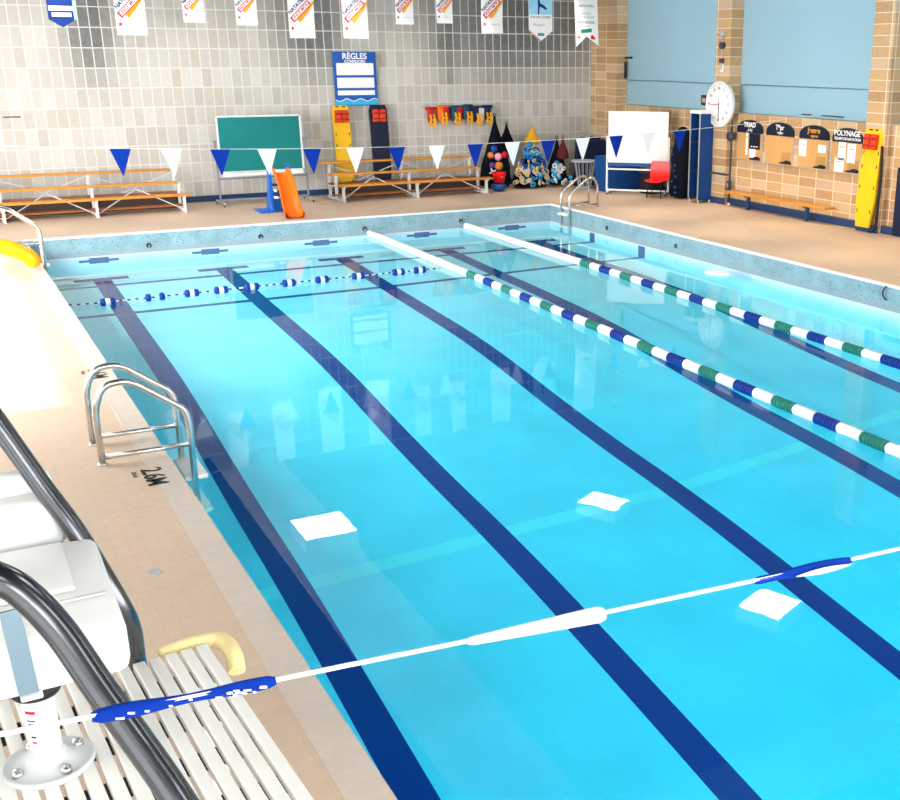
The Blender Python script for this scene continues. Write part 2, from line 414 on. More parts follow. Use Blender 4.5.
# deck slabs around the basin, with their thickness
m = MB()
def slab(m, q, z0, z1):
    a = [m.b.verts.new((x, y, z0)) for x, y in q]; b = [m.b.verts.new((x, y, z1)) for x, y in q]
    m.face(a[::-1]); m.face(b)
    for i in range(4): m.face([a[i], a[(i + 1) % 4], b[(i + 1) % 4], b[i]])
G = .03
slab(m, [(XO, YN), (XL(YN) - G, YN), (XL(WY) - G, WY), (XO, WY)], ZD - .3, ZD)
slab(m, [(XR + G, YN), (WX + .3, YN), (WX + .3, WY), (XR + G, WY)], ZD - .3, ZD)
slab(m, [(XL(0) - G, G), (XR + G, G), (XR + G, WY), (XL(WY) - G, WY)], ZD - .3, ZD)
slab(m, [(XL(YN) - G, YN), (XR + G, YN), (XR + G, YE - G), (XL(YE) - G, YE - G)], ZD - .3, ZD)
struct(m.build('floor', 'deck'))
m = MB()
slab(m, [(XL(YE) - CW, YE), (XL(YE) + .015, YE), (XL(0) + .015, 0), (XL(0) - CW, 0)], ZD - .06, ZD + .005)
struct(m.build('trim_1', 'coping'))
m = MB()
slab(m, [(XL(0), -.012), (XR, -.012), (XR, .05), (XL(0), .05)], ZD - .03, ZD + .006)
slab(m, [(XR - .012, YE), (XR + .05, YE), (XR + .05, .05), (XR - .012, .05)], ZD - .03, ZD + .0065)
struct(m.build('trim_2', 'rim'))
# pool basin
PY = [0, -1.5, -4.5, -8, -11.3, -14, -17, -20, -25]; PZ = [-.19, -.22, -.37, -.52, -.92, -1.12, -1.52, -1.95, -2.3]
FX = [(-1, 1), (5.8, 1), (7.9, .87), (10.1, .735), (11.4, .70)]
def interp(v, tab):
    for (a, b), (c, d) in zip(tab, tab[1:]):
        if (a - v) * (c - v) <= 0: return b + (d - b) * (v - a) / (c - a)
    return tab[-1][1] if abs(v - tab[-1][0]) < abs(v - tab[0][0]) else tab[0][1]
PZS = {}
def prof(y):
    # smoothed profile of the sloping bottom
    s = 0
    for k in range(-3, 4): s += interp(max(YE, min(0, y + k * .35)), list(zip(PY, PZ)))
    return s / 7
def floor_z(x, y):
    f = interp(x, FX); w = min(1, max(0, (-y - 2.0) / 3.0))
    return prof(y) * (1 + (f - 1) * w)
LANES = [1.17, 3.36, 5.71, 7.98, 10.22]; HW = .152; TW = .47
xs = [-.2, 11.7]
for c in LANES: xs += [c - TW, c - HW, c + HW, c + TW]
for i in range(1, 24): xs.append(i * .5)
xs = sorted(set(round(x, 3) for x in xs))
ys = [0.1, -1.24, -1.46, -1.85, -1.99, -3.9, -4.05, -13.56, -13.34, YE - .1] + [-.5 * k for k in range(1, 50)]
ys = sorted(set(round(y, 3) for y in ys), reverse=True)
ys = [y for y in ys if not any(0 < abs(y - q) < .05 for q in (-1.24, -1.46, -1.85, -1.99, -3.9, -4.05, -13.56, -13.34))]
m = MB(); V = {}
for i, x in enumerate(xs):
    for j, y in enumerate(ys):
        yy = y
        if abs(y + 13.45) < .2: yy = y + .0525 * (x - 4)
        V[i, j] = m.b.verts.new((x, yy, floor_z(x, min(0, yy))))
for i in range(len(xs) - 1):
    xc = (xs[i] + xs[i + 1]) / 2
    for j in range(len(ys) - 1):
        yc = (ys[j] + ys[j + 1]) / 2; mi = 0
        if -13.56 < yc < -13.34: mi = 2
        if -1.99 < yc < -1.85 or -4.05 < yc < -3.9: mi = 1
        for c in LANES:
            if abs(xc - c) < HW and yc < -1.24: mi = 1
            if abs(xc - c) < TW and -1.46 < yc < -1.24: mi = 1
        m.mi = mi; m.face([V[i, j], V[i, j + 1], V[i + 1, j + 1], V[i + 1, j]], False)
MT['plaster_g'] = MT['plaster']
struct(tag(m.build('pool_floor', ['plaster', 'navy_tile', 'white_tile'])))
# basin walls: speckled facing above the water, pale tile with navy targets below
def wall_grid(m, us, zs, P, pick):
    V = {(i, j): m.b.verts.new(P(u, z)) for i, u in enumerate(us) for j, z in enumerate(zs)}
    for i in range(len(us) - 1):
        for j in range(len(zs) - 1):
            m.mi = pick((us[i] + us[i + 1]) / 2, (zs[j] + zs[j + 1]) / 2)
            m.face([V[i, j], V[i + 1, j], V[i + 1, j + 1], V[i, j + 1]])
TG = [1.32, 3.42, 5.72, 8.02, 10.27]
us = [XL(0) - .05, XR + .05]
for c in TG: us += [c - .36, c - .18, c + .18, c + .36]
us = sorted(us); zs = [ZD - .01, -.01, -.04, -.075, -.125, -.155, -2.6]
def pick_end(u, z):
    if z > -.01: return 2
    for c in TG:
        if abs(u - c) < .18 and -.155 < z < -.04: return 1
        if abs(u - c) < .36 and -.125 < z < -.075: return 1
    return 0
m = MB(); wall_grid(m, us, zs, lambda u, z: (u, 0, z), pick_end)
vs = [YE, -4.12, -3.86, -2.06, -1.84, 0]
def pick_side(v, z):
    if z > -.01: return 2
    if z > -2 and z < -.035 and (-4.12 < v < -3.86 or -2.06 < v < -1.84): return 1
    return 0
wall_grid(m, vs, [ZD - .01, -.01, -.035, -.5, -2.6], lambda v, z: (XR, v, z), pick_side)
wall_grid(m, [YE, 0], [ZD - .01, -.01, -2.6], lambda v, z: (XL(v), v, z), lambda v, z: 2 if z > -.01 else 0)
wall_grid(m, [0, XR], [ZD - .01, -.01, -2.6], lambda u, z: (u, YE, z), lambda u, z: 2 if z > -.01 else 0)
struct(m.build('pool_wall', ['plaster', 'navy_tile', 'speckle'], recalc=False))
m = MB(); poly(m, [(XL(YE), YE, 0), (XR, YE, 0), (XR, 0, 0), (XL(0), 0, 0)])
tag(m.build('pool_water', 'water'), 'clear turquoise water filling the indoor swimming pool', 'water', kind='stuff')
# walls
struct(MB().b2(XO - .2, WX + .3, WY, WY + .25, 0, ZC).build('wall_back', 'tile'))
struct(MB().b2(WX, WX + .3, YN, WY, 0, 2.48).b2(WX + .19, WX + .3, YN, WY, 2.48, ZC).build('wall_right', 'brick'))
FW = [(-3.2, 1.0), (1.8, 6.0), (6.8, 11.0), (11.8, 14.6)]
m = MB().b2(XO - .2, WX + .3, YN - .2, YN, 0, 1.0).b2(XO - .2, WX + .3, YN - .2, YN, 5.4, ZC)
e = [XO - .2] + [v for w in FW for v in w] + [WX + .3]
for a, b in zip(e[::2], e[1::2]): m.b2(a, b, YN - .2, YN, 1.0, 5.4)
struct(m.build('wall_front', 'wallpaint'))
for n, (a, b) in enumerate(FW):  # glowing windows added behind the camera to light the faces turned towards it
    w = struct(thing('window_%d' % (n + 10), None, None, ((a + b) / 2, YN - .1, 3.2))); h = (b - a) / 2
    MB().b2(-h, h, -.03, .03, -2.2, -2.14).b2(-h, h, -.03, .03, 2.14, 2.2).b2(-h, -h + .06, -.03, .03, -2.2, 2.2).b2(h - .06, h, -.03, .03, -2.2, 2.2).b2(-.03, .03, -.03, .03, -2.2, 2.2).build('window_frame', 'alum', w)
    MB().b2(-h, h, -.05, -.04, -2.2, 2.2).build('window_glass', 'win_front', w)
# window wall: piers, sill and head around six openings
WINS = [(-26, -22.4), (-21.6, -18), (-17.2, -13.6), (-11.6, .2)]
m = MB().b2(XO - .2, XO, YN, WY, 0, 1.1).b2(XO - .2, XO, YN, WY, 4.9, ZC)
e = [YN] + [v for w in WINS for v in w] + [WY]
for a, b in zip(e[::2], e[1::2]): m.b2(XO - .2, XO, a, b, 1.1, 4.9)
struct(m.build('wall_left', 'wallpaint'))
for n, (a, b) in enumerate(WINS):
    w = thing('window_%d' % (n + 1), None, None, (XO - .1, (a + b) / 2, 3.0)); struct(w)
    h = (b - a) / 2
    MB().b2(-.03, .03, -h, h, -1.9, -1.84).b2(-.03, .03, -h, h, 1.84, 1.9).b2(-.03, .03, -h, -h + .06, -1.9, 1.9).b2(-.03, .03, h - .06, h, -1.9, 1.9).build('window_frame', 'alum', w)
    MB().b2(-.05, -.04, -h, h, -1.9, 1.9).build('window_glass', 'win' if n > 2 else 'win_shade', w)  # first three panes: dim glow added to brighten the near end
# roof: dark deck on the window side and over the near end, daylight roof over the rest
SKX, SKY = 5.2, -12.6
struct(MB().b2(XO - .2, SKX, YN - .2, WY + .25, ZC, ZC + .15).b2(SKX, WX + .3, YN - .2, SKY, ZC, ZC + .15).build('ceiling', 'ceil_dark'))
struct(MB().b2(3.7, SKX, SKY - 1.2, WY, ZC - .04, ZC - .005).b2(SKX, WX, SKY - 1.2, SKY, ZC - .04, ZC - .005).build('trim_8', 'ceil_white'))  # white strip added out of view to soften the rooflight's reflected edge
sk = thing('window_9', None, None, ((SKX + WX) / 2, (SKY + WY) / 2, ZC)); struct(sk)
hx, hy = (WX + .3 - SKX) / 2 + .15, (WY + .25 - SKY) / 2
MB().b2(-hx + .15, hx, -hy, hy, .02, .06).build('window_glass', 'sky', sk)
m = MB()
m.b2(-hx + .15, -hx + .3, -hy, hy, -.05, .02).b2(-hx + .15, hx, -hy, -hy + .15, -.05, .02)
m.build('window_frame', 'ceil_white', sk)
# pilasters and pale blue wall panels on the side wall
m = MB()
for a, b in ((2.90, WY), (-2.04, -1.47), (-7.10, -6.55), (-12.2, -11.65)): m.b2(PX, WX + .3, a, b, 0, ZC)
struct(m.build('trim_4', 'brick'))
for n, (a, b) in enumerate(((-1.47, 2.90), (-6.55, -2.04), (-11.65, -7.10))):
    w = struct(thing('trim_%d' % (5 + n), None, None, (WX + .15, (a + b) / 2, 0)))
    h = (b - a) / 2
    z = [2.48, 3.11, ZC]
    for z0, z1 in zip(z, z[1:]): MB().b2(0, .03, -h, h, z0 + .012, z1 - .012, .006).build('wall_panel', 'blue_panel', w)
    MB().b2(.02, .04, -h, h, 2.47, ZC).build('backing', 'steelblue', w)
struct(MB().b2(PX - .03, PX, 2.87, WY, ZD, ZD + .15).b2(PX - .03, PX, -2.06, -1.45, ZD, ZD + .15).b2(PX - .03, PX, -7.12, -6.53, ZD, ZD + .15)
       .b2(WX - .09, WX, YN, WY, ZD, ZD + .15).build('baseboard_right', 'base_blue'))
struct(MB().b2(XO, PX, WY - .03, WY, ZD, ZD + .14).build('baseboard_back', 'base_blue'))
# ceiling lamps
for (x, y, sx, sy, rzl, lab) in ((4.70, -2.1, 1.1, 1.15, 0, 'square ceiling lamp over the chalkboard lane, nearest the window wall'),
                            (10.48, -3.9, .72, .98, .48, 'square ceiling lamp over the lane by the far corner ladder'),
                            (10.62, -9.52, .90, .86, .36, 'square ceiling lamp over the pool edge by the pin boards')):
    c = thing('ceiling_lamp', lab, 'lamp', (x, y, ZC - .045), rzl, 'ceiling lamps over the pool')
    MB().b2(-sx / 2, sx / 2, -sy / 2, sy / 2, -.30, 0).build('housing', 'white_metal', c)
    MB().b2(-sx / 2 + .02, sx / 2 - .02, -sy / 2 + .02, sy / 2 - .02, -.315, -.30).build('diffuser', 'lamp', c)
for k, (x, y) in enumerate([(x, y) for y in (-17.5, -21.0, -24.5) for x in (-2.0, 2.2, 6.4, 10.6)]):  # lamps added out of view to brighten the near deck and tower
    c = thing('ceiling_lamp', 'square ceiling lamp in the rows over the near end of the pool', 'lamp', (x, y, ZC - .02), 0, 'ceiling lamps over the near end')
    MB().b2(-.55, .55, -.55, .55, -.10, 0).build('housing', 'white_metal', c)
    MB().b2(-.53, .53, -.53, .53, -.115, -.10).build('diffuser', 'lamp_dim', c)
# drains in the deck
for (x, y, r, lab) in ((-.96, -13.34, .085, 'round dark floor drain on the pale deck beside the steel handrail'), (-.31, -15.83, .045, 'small round drain ring in the tan deck beside the pool edge')):
    d = thing('floor_drain', lab, 'drain', (x, y, ZD))
    MB().lathe([(r, .0), (r, .006), (r * .8, .007), (r * .8, .004)], 24).build('rim', 'grey_metal', d)
    g = MB().lathe([(r * .8, .0), (r * .8, .003), (0, .003)], 24)
    g.build('grate', 'coping' if r < .06 else 'dark', d)
# depth markings set into the coping
for (x, y, lab) in ((-.03, -13.96, 'black depth marking in the deck beside the near pool ladder'), (-.01, -10.4, 'black depth marking in the deck beyond the near pool ladder')):
    t = thing('depth_marking', lab, 'marking', (x, y, ZD + .0055), 0, 'depth markings along the pool edge')
    text('2.6M', .23, 'txt_black', t, flat_z((.03, 0, 0)), ext=.001, sx=.95, bold=.004)
    text('2.6 m', .06, 'txt_black', t, flat_z((-.10, .12, 0)), name='small_lettering', ext=.001)
# ---------------------------------------------------------------- end wall: banners, sign, boards
def banner(x0, x1, zb, lab, ztop=5.75):
    w = x1 - x0; xc = (x0 + x1) / 2
    b = thing('hanging_banner', lab, 'banner', (xc, 2.5, zb), 0, 'white banners hung in a row before the end wall')
    h = ztop - zb
    # cloth with a slight curl
    rows = []
    for j in range(13):
        z = h * j / 12; rows.append([(w * (i / 6 - .5), .012 * math.sin(i * 1.1 + j * .6) * (1 - j / 14), z) for i in range(7)])
    m = MB().strip(rows)
    r2 = [[(p[0], p[1] + .006, p[2]) for p in r] for r in rows]; m.strip([r[::-1] for r in r2])
    m.build('cloth', 'banner_w', b)
    k = w / .58 * 1.1; M = face_y((0, -.022, .60 * w / .58))
    R = Matrix.Rotation(math.radians(43), 4, 'Z')
    c, s = math.cos(math.radians(43)), math.sin(math.radians(43))
    def par(u0, u1, v0, v1):  # diagonal band clipped by the cloth edges
        P = []
        for u, v in ((u0, v0), (u1, v0), (u1, v1), (u0, v1)):
            x, y = u * c - v * s, u * s + v * c
            P.append((max(-.26, min(.26, x)) * k, y * k))
        return P
    MB().prism(par(-.20, .34, -.16, -.08), .003, M).build('orange_stripe', 'banner_o', b)
    MB().prism(par(-.29, .22, -.075, .045), .003, M).build('red_panel', 'txt_red', b)
    MB().prism(par(-.26, .20, -.055, .028), .004, M).build('white_panel', 'banner_w', b)
    text('ONCE MORA', .085 * k, 'txt_red', b, M @ R @ Matrix.Translation((-.02 * k, -.013 * k, .003)), ext=.002, bold=.002)
    text('NATATION', .10 * k, 'txt_navy', b, M @ R @ Matrix.Translation((.02 * k, .115 * k, .001)), ext=.002, bold=.003)
    star = [((.048 if i % 2 == 0 else .02) * k * math.sin(i * PI / 5) - .2 * k, (.048 if i % 2 == 0 else .02) * k * math.cos(i * PI / 5) - .36 * k) for i in range(10)]
    MB().prism(star, .003, M).build('red_star', 'txt_red', b)
    text('championnat', .042 * k, 'txt_grey', b, M @ Matrix.Translation((.07 * k, -.36 * k, .001)), name='small_lettering', ext=.001)
    return b
B = [(2.54, 3.13, 4.08, 'wide white banner with orange stripe, first of its row from the window side'),
     (3.88, 4.31, 4.35, 'narrow white orange-striped banner, first to the window side of the chalkboard'),
     (4.98, 5.43, 4.31, 'narrow white orange-striped banner hanging above the green chalkboard'),
     (6.11, 6.69, 4.06, 'wide white orange-striped banner just to the chalkboard side of the blue rules sign'),
     (7.34, 7.93, 4.07, 'wide white orange-striped banner right above the blue rules sign'),
     (8.61, 9.05, 4.39, 'narrow white orange-striped banner next past the blue rules sign'),
     (9.63, 10.04, 4.43, 'narrow white orange-striped banner over the bleachers, second past the rules sign'),
     (10.79, 11.36, 4.23, 'wide white orange-striped banner hung over the life vests beside a pale blue pennant')]
for b in B: banner(*b)
# navy shield banner
s = thing('shield_banner', 'navy pointed banner with white lettered bars and blue edge', 'banner', (1.53, 2.5, 4.21))
MB().prism([(-.25, .15), (0, 0), (.25, .15), (.25, 1.5), (-.25, 1.5)], .012, face_y((0, 0, 0))).build('cloth', 'banner_navy', s)
MB().prism([(.225, .14), (.27, .16), (.27, 1.5), (.225, 1.5)], .016, face_y((0, -.001, 0))).build('edge', 'banner_sky', s)
for z, h, w in ((.36, .09, .45), (.24, .075, .36), (.58, .08, .42)):
    MB().prism([(-w / 2, z - h / 2), (w / 2, z - h / 2), (w / 2, z + h / 2), (-w / 2, z + h / 2)], .003, face_y((0, -.014, 0))).build('white_bar', 'banner_w', s)
text('CHAMPIONNE', .07, 'txt_navy', s, face_y((0, -.018, .36)), ext=.001, sx=.8); text('CANADA', .07, 'txt_navy', s, face_y((0, -.018, .24)), ext=.001)
# pale blue pennant with a diver
s = thing('pointed_banner', 'pale blue and white pointed banner with a dark swimmer figure', 'banner', (12.40, 2.5, 4.06))
MB().prism([(-.33, .24), (0, 0), (.33, .24), (.33, 1.7), (-.33, 1.7)], .012, face_y((0, 0, 0))).build('cloth', 'banner_w', s)
MB().prism([(-.33, .62), (.33, .62), (.33, 1.7), (-.33, 1.7)], .003, face_y((0, -.013, 0))).build('sky_print', 'banner_sky', s)
MB().prism([(-.06, 1.1), (-.08, .98), (-.05, .88), (.05, .84), (.14, .76), (.11, .73), (.0, .78), (-.07, .80), (-.09, .62), (-.12, .62), (-.12, .95), (-.11, 1.1)], .003, face_y((.04, -.017, 0))).build('diver_print', 'txt_navy', s)
MB().prism([(-.33, .24), (0, 0), (0, .03), (-.33, .27)], .003, face_y((0, -.013, 0))).build('pink_edge', 'pink', s)
text('SYNCHRO QUEBEC', .07, 'txt_navy', s, face_y((0, -.015, .56)), ext=.001, sx=.95)
text('Plongeon', .085, 'txt_grey', s, face_y((-.05, -.015, .38)), name='script_lettering', ext=.001)
MB().prism([(-.09, .12), (.09, .12), (.09, .19), (-.09, .19)], .003, face_y((0, -.013, 0))).build('teal_tag', 'txt_cyan', s)
# swallow-tailed banner
s = thing('swallowtail_banner', 'white swallow-tailed banner with lines of lettering near the brick corner', 'banner', (13.72, 2.5, 3.93))
MB().prism([(-.30, -.0), (0.0, .26), (.36, .03), (.27, 1.9), (-.40, 1.9)], .012, face_y((0, 0, 0))).build('cloth', 'banner_w', s)
for tx, z, sz, mt in (('CLUB', 1.28, .10, 'txt_black'), ('NATATION', .98, .085, 'txt_navy'), ('REGION', .80, .07, 'txt_cyan'), ('FAIT TA PLACE', .71, .07, 'txt_cyan'), ('BIEN NAGER', .59, .09, 'txt_navy'), ('ensemble', .50, .06, 'txt_grey')):
    text(tx, sz, mt, s, face_y((-.02, -.014, z)), ext=.001)
MB().prism([(-.17, .33), (.15, .36), (.15, .45), (-.17, .42)], .003, face_y((0, -.013, 0))).build('green_tag', 'float_green', s)
MB().lathe([(.04, 0), (.04, .003), (0, .003)], 14, face_y((-.23, -.013, .24))).build('orange_dot', 'txt_orange', s)
MB().prism([(.12, .20), (.24, .18), (.25, .24), (.2, .25), (.2, .3), (.13, .28)], .003, face_y((0, -.013, 0))).build('pink_mark', 'txt_red', s)
# blue rules sign leaning on the wall above the spineboards
s = thing('rules_sign', 'blue lane rules sign with three white panels on the tiled wall', 'sign', (8.11, 4.12, 2.52))
MB().b2(-.54, .54, 0, .03, 0, 1.26).build('panel', 'sign_blue', s)
for z0, z1 in ((.72, 1.0), (.42, .66), (.25, .36)): MB().b2(-.47, .47, -.004, 0, z0, z1).build('white_panel', 'paper', s)
text('RÈGLES', .19, 'txt_white', s, face_y((0, -.002, 1.155)), ext=.003, bold=.004)
text('CORRIDORS', .095, 'txt_white', s, face_y((0, -.002, 1.035)), name='small_lettering', ext=.003, bold=.002)
wv = [(-.54, .02), (.54, .02)] + [(.54 - 1.08 * i / 24, .13 + .03 * math.sin(i * .8)) for i in range(25)]
MB().prism([(x, z + .015) for x, z in wv], .003, face_y((0, -.001, 0))).build('white_wave', 'txt_white', s)
MB().prism(wv, .005, face_y((0, -.001, 0))).build('cyan_wave', 'sign_cyan', s)
# spineboards
def spineboard(loc, rz, main, lab, h=2.0, blocks='orange_block', w=.42):
    s = thing('spineboard', lab, 'spineboard', loc, rz, None)
    tilt = Matrix.Translation((0, 0, 0)) @ Matrix.Rotation(math.radians(-4), 4, 'X')
    pts = [(-w * .36, 0), (w * .36, 0), (w / 2, .5), (w / 2, h - .12), (w * .40, h), (-w * .40, h), (-w / 2, h - .12), (-w / 2, .5)]
    M = tilt @ face_y((0, 0, 0))
    MB().prism(pts, .055, M).build('board', main, s)
    for sx in (-1, 1):
        for z in (.28, .75, 1.15, 1.42):
            MB().prism([(-.012, 0), (.012, 0), (.012, .07), (-.012, .07)], .004, M @ Matrix.Translation((sx * w * (.40 if z > .4 else .36), z, .055))).build('hand_slot', 'black', s)
    for sx in (-1, 1):
        MB().box((sx * .1, h - .24, .095), (.15, .26, .09), None, .02).b and None
        q = MB().box((sx * .09, h - .26, .10), (.15, .30, .10), None, .02)
        for v in q.b.verts: v.co = M @ v.co
        q.build('head_block', blocks, s)
    q = MB().box((0, h - .2, .155), (.34, .05, .012)).box((0, h - .33, .155), (.34, .04, .012))
    for v in q.b.verts: v.co = M @ v.co
    q.build('head_strap', 'red_dark', s)
    q = MB().box((-.08, h - .03, .058), (.09, .03, .006)).box((.08, h - .03, .058), (.09, .03, .006))
    for v in q.b.verts: v.co = M @ v.co
    q.build('top_handle', 'black', s)
    return s
spineboard((7.64, 3.92, ZD + .02), 0, 'yellow_board', 'yellow spineboard with orange head blocks behind the bleachers', 2.13)
spineboard((8.60, 3.92, ZD + .02), 0, 'navy_board', 'dark navy spineboard with orange head blocks under the rules sign', 2.13, w=.46)
# green chalkboard on a rolling stand
c = thing('chalkboard', 'green chalkboard on a rolling metal stand by the tiled wall', 'chalkboard', (5.46, 3.32, ZD))
MB().b2(-.94, .94, -.012, .012, .765, 1.965).build('writing_surface', 'green', c)
m = MB()
for x in (-.955, .955): m.b2(x - .022, x + .022, -.022, .022, .70, 2.0)
m.b2(-.97, .97, -.022, .022, 1.965, 2.0).b2(-.97, .97, -.022, .022, .70, .765); m.build('frame', 'alum', c)
MB().b2(-.93, .93, -.10, -.02, .66, .69).b2(-.93, .93, -.105, -.095, .66, .72).build('chalk_tray', 'white_metal', c)
for x in (-1.03, 1.03): MB().b2(x - .02, x + .02, -.02, .02, .07, 1.42).b2(x - .03, x + .03, -.03, .03, 1.40, 1.46).build('upright', 'upright', c)
MB().b2(-1.03, 1.03, -.02, .02, .58, .62).build('crossbar', 'upright', c)
MB().b2(-1.03, 1.03, -.02, .02, .10, .14).build('lower_crossbar', 'upright', c)
for x in (-1.03, 1.03):
    f = MB().b2(x - .02, x + .02, -.42, .42, .06, .10).build('foot', 'grey_metal', c)
    for y in (-.38, .38): MB().lathe([(.0, -.012), (.03, -.012), (.03, .012), (0, .012)], 14, Matrix.Translation((x, y, .03)) @ Matrix.Rotation(PI / 2, 4, 'Y')).build('castor', 'dark', f)
# bleachers
def bleacher(x0, frames, x1, lab):
    o = thing('bleacher', lab, 'bleacher', ((x0 + x1) / 2, 3.1, ZD), 0, 'wooden bleachers along the end wall')
    cx, cy = (x0 + x1) / 2, 3.1
    for (y, z, e0, e1) in ((2.62, .40, -.02, .05), (3.14, .62, -.07, -.10), (3.64, .86, -.11, -.14)):
        MB().b2(x0 - cx + e0, x1 - cx + e1, y - .13 - cy, y + .13 - cy, z - .042, z, .006).build('seat_plank', 'wood', o)
    for (y, z) in ((2.95, .14), (3.42, .37)):
        MB().b2(x0 - cx, x1 - cx, y - .13 - cy, y + .13 - cy, z - .035, z).build('footboard', 'wood_dark', o)
    MB().b2(x0 - cx + .05, x1 - cx - .05, 3.28 - cy, 3.30 - cy, .02, .30).build('riser_board', 'wood_shadow', o)  # near-black board set upright between the rows
    for x in frames:
        u = x - cx; m = MB()
        m.b2(u - .03, u + .03, 2.55 - cy, 3.78 - cy, .0, .05)
        for y, z in ((2.62, .36), (3.14, .58), (3.64, .82)): m.b2(u - .028, u + .028, y - .035 - cy, y + .035 - cy, .03, z); m.b2(u - .022, u + .022, y - .12 - cy, y + .12 - cy, z - .035, z)
        for y, z in ((2.95, .11), (3.42, .335)): m.b2(u - .02, u + .02, y - .26 - cy, y + .26 - cy, z - .03, z)
        m.build('end_frame', 'bench_frame', o)
    for a, b in zip(frames, frames[1:]):
        for p, q in (((a - cx, .56, .78), (b - cx, .56, .12)), ((a - cx, .56, .12), (b - cx, .56, .78))):
            MB().bar(p, q, .03, .02).build('cross_brace', 'bench_frame', o)
        for p, q in (((a - cx, -.44, .05), ((a + b) / 2 - cx, .02, .50)), (((a + b) / 2 - cx, .02, .50), (b - cx, -.44, .05))):
            MB().bar(p, q, .028, .018).build('front_brace', 'bench_frame', o)
    return o
bleacher(-2.0, [-1.9, -.08, 1.70, 3.50], 3.58, 'low wooden three-row bleacher at the window end of the tiled wall')
bleacher(7.05, [7.13, 8.99, 10.86], 10.95, 'low wooden three-row bleacher in front of the spineboards')
# small slide
s = thing('toy_slide', 'small orange pool slide on a blue ladder frame by the pool edge', 'slide', (5.3, 1.3, ZD))
def chute_c(t): # centre line from top to foot
    return catmull([(.14, .42, .86), (.14, .22, .78), (.12, -.15, .45), (.07, -.50, .17), (.04, -.76, .05), (.03, -.88, .04)], 5)
C = chute_c(0); rows = []
for i, p in enumerate(C):
    f = .155 + .03 * i / len(C)
    rows.append([(p.x - f - .03, p.y, p.z + .085), (p.x - f + .005, p.y, p.z + .10), (p.x - f + .02, p.y, p.z + .03), (p.x - f * .55, p.y, p.z), (p.x, p.y, p.z - .006), (p.x + f * .55, p.y, p.z), (p.x + f - .02, p.y, p.z + .03), (p.x + f - .005, p.y, p.z + .10), (p.x + f + .03, p.y, p.z + .085), (p.x + f + .01, p.y, p.z - .03), (p.x, p.y, p.z - .045), (p.x - f - .01, p.y, p.z - .03)])
m = MB().strip(rows, True, True); m.build('chute', 'orange_plastic', s)
for sx, w in ((-1, .0), (1, .0)):
    x = -.10 + (0 if sx < 0 else .42)
    m = MB(); m.prism([(.28, 0), (.86, 0), (.80, .10), (.60, .55), (.52, 1.02), (.44, 1.04), (.42, .62), (.34, .10)], .07, basis((0, 1, 0), (0, 0, 1), (1, 0, 0), (x - .035, 0, 0)))
    m.b2(x - .05 - (.26 if sx < 0 else 0), x + .06, .26, .90, 0, .035, .012); m.build('side_frame', 'blue_plastic', s)
for y, z in ((.80, .14), (.70, .34), (.62, .54)): MB().b2(-.12, .34, y - .05, y + .05, z, z + .05, .01).build('step', 'blue_plastic', s)
MB().b2(-.10, .32, .30, .34, .02, .48).build('front_panel', 'mat_blue', s)
MB().box((-.05, .26, .48), (.05, .14, .05), None, .012).box((-.05, .2, .34), (.1, .12, .05), None, .012).build('white_clip', 'white', s)
# thin line and bracket on the tiled wall
tag(MB().b2(.28, .62, WY - .03, WY, 2.395, 2.42).build('wall_bracket', 'dark'), 'small thin dark bracket on the pale tiles above the window-end bleacher', 'bracket')
# vests hanging on a rail
r = thing('vest_rail', 'thin wall rail that carries the row of life vests', 'rail', (10.86, 4.20, 2.47))
MB().tube([(-1.0, 0, 0), (1.0, 0, 0)], .014, 8).build('bar', 'grey_metal', r)
for x in (-.95, 0, .95): MB().b2(x - .012, x + .012, -.01, .05, -.03, .01).build('bracket', 'grey_metal', r)
def vest(x, mats, z, lab, dx=0.):
    v = thing('life_vest', lab, 'life vest', (x - .08, 4.08, z - .03), 0, 'life vests hung on the end wall'); v.scale = (1.12, 1.1, 1.15)
    for k, mm in enumerate(mats):
        u = (k - (len(mats) - 1) / 2) * .13
        MB().box((u, 0, -.13), (.15, .13, .30), Matrix.Rotation(.12 * (k - .5), 3, 'Y'), .035).build('foam_panel', mm, v)
    MB().box((0, .02, .02), (.24, .12, .07), None, .025).build('collar', mats[0], v)
    for k, (u, w) in enumerate(((-.05, .045), (.04, .05))):
        st = [[(u - w / 2, -.078, -.10), (u + w / 2, -.078, -.10)], [(u - w / 2 + .01, -.10, -.22), (u + w / 2 + .01, -.10, -.22)], [(u - w / 2, -.07, -.36 - .03 * k), (u + w / 2, -.07, -.36 - .03 * k)]]
        q = MB().strip(st); q.strip([[(p[0], p[1] + .012, p[2]) for p in rr][::-1] for rr in st]); q.build('webbing_strap', 'vest_strap', v)
    MB().torus((0, -.07, -.27), .055, .022, Matrix.Rotation(PI / 2, 3, 'X'), 12, 6).build('strap_loop', 'vest_strap', v)
for x, ms, z, lab in ((10.12, ['vest_red'], 2.42, 'red life vest with yellow straps, first in the row from the bleachers'),
                      (10.45, ['vest_orange', 'vest_red'], 2.46, 'orange and red life vest with yellow straps on the tiled wall'),
                      (10.82, ['vest_teal', 'vest_red'], 2.45, 'teal and red life vest with a pale mark, third in the row'),
                      (11.16, ['vest_teal', 'vest_navy'], 2.47, 'teal and navy life vest in the middle of the hanging row'),
                      (11.44, ['vest_navy', 'grey_foam'], 2.42, 'navy and pale grey life vest, next to last in the row'),
                      (11.72, ['vest_navy'], 2.44, 'all navy life vest with yellow straps above the ball bag')):
    vest(x, ms, z, lab)
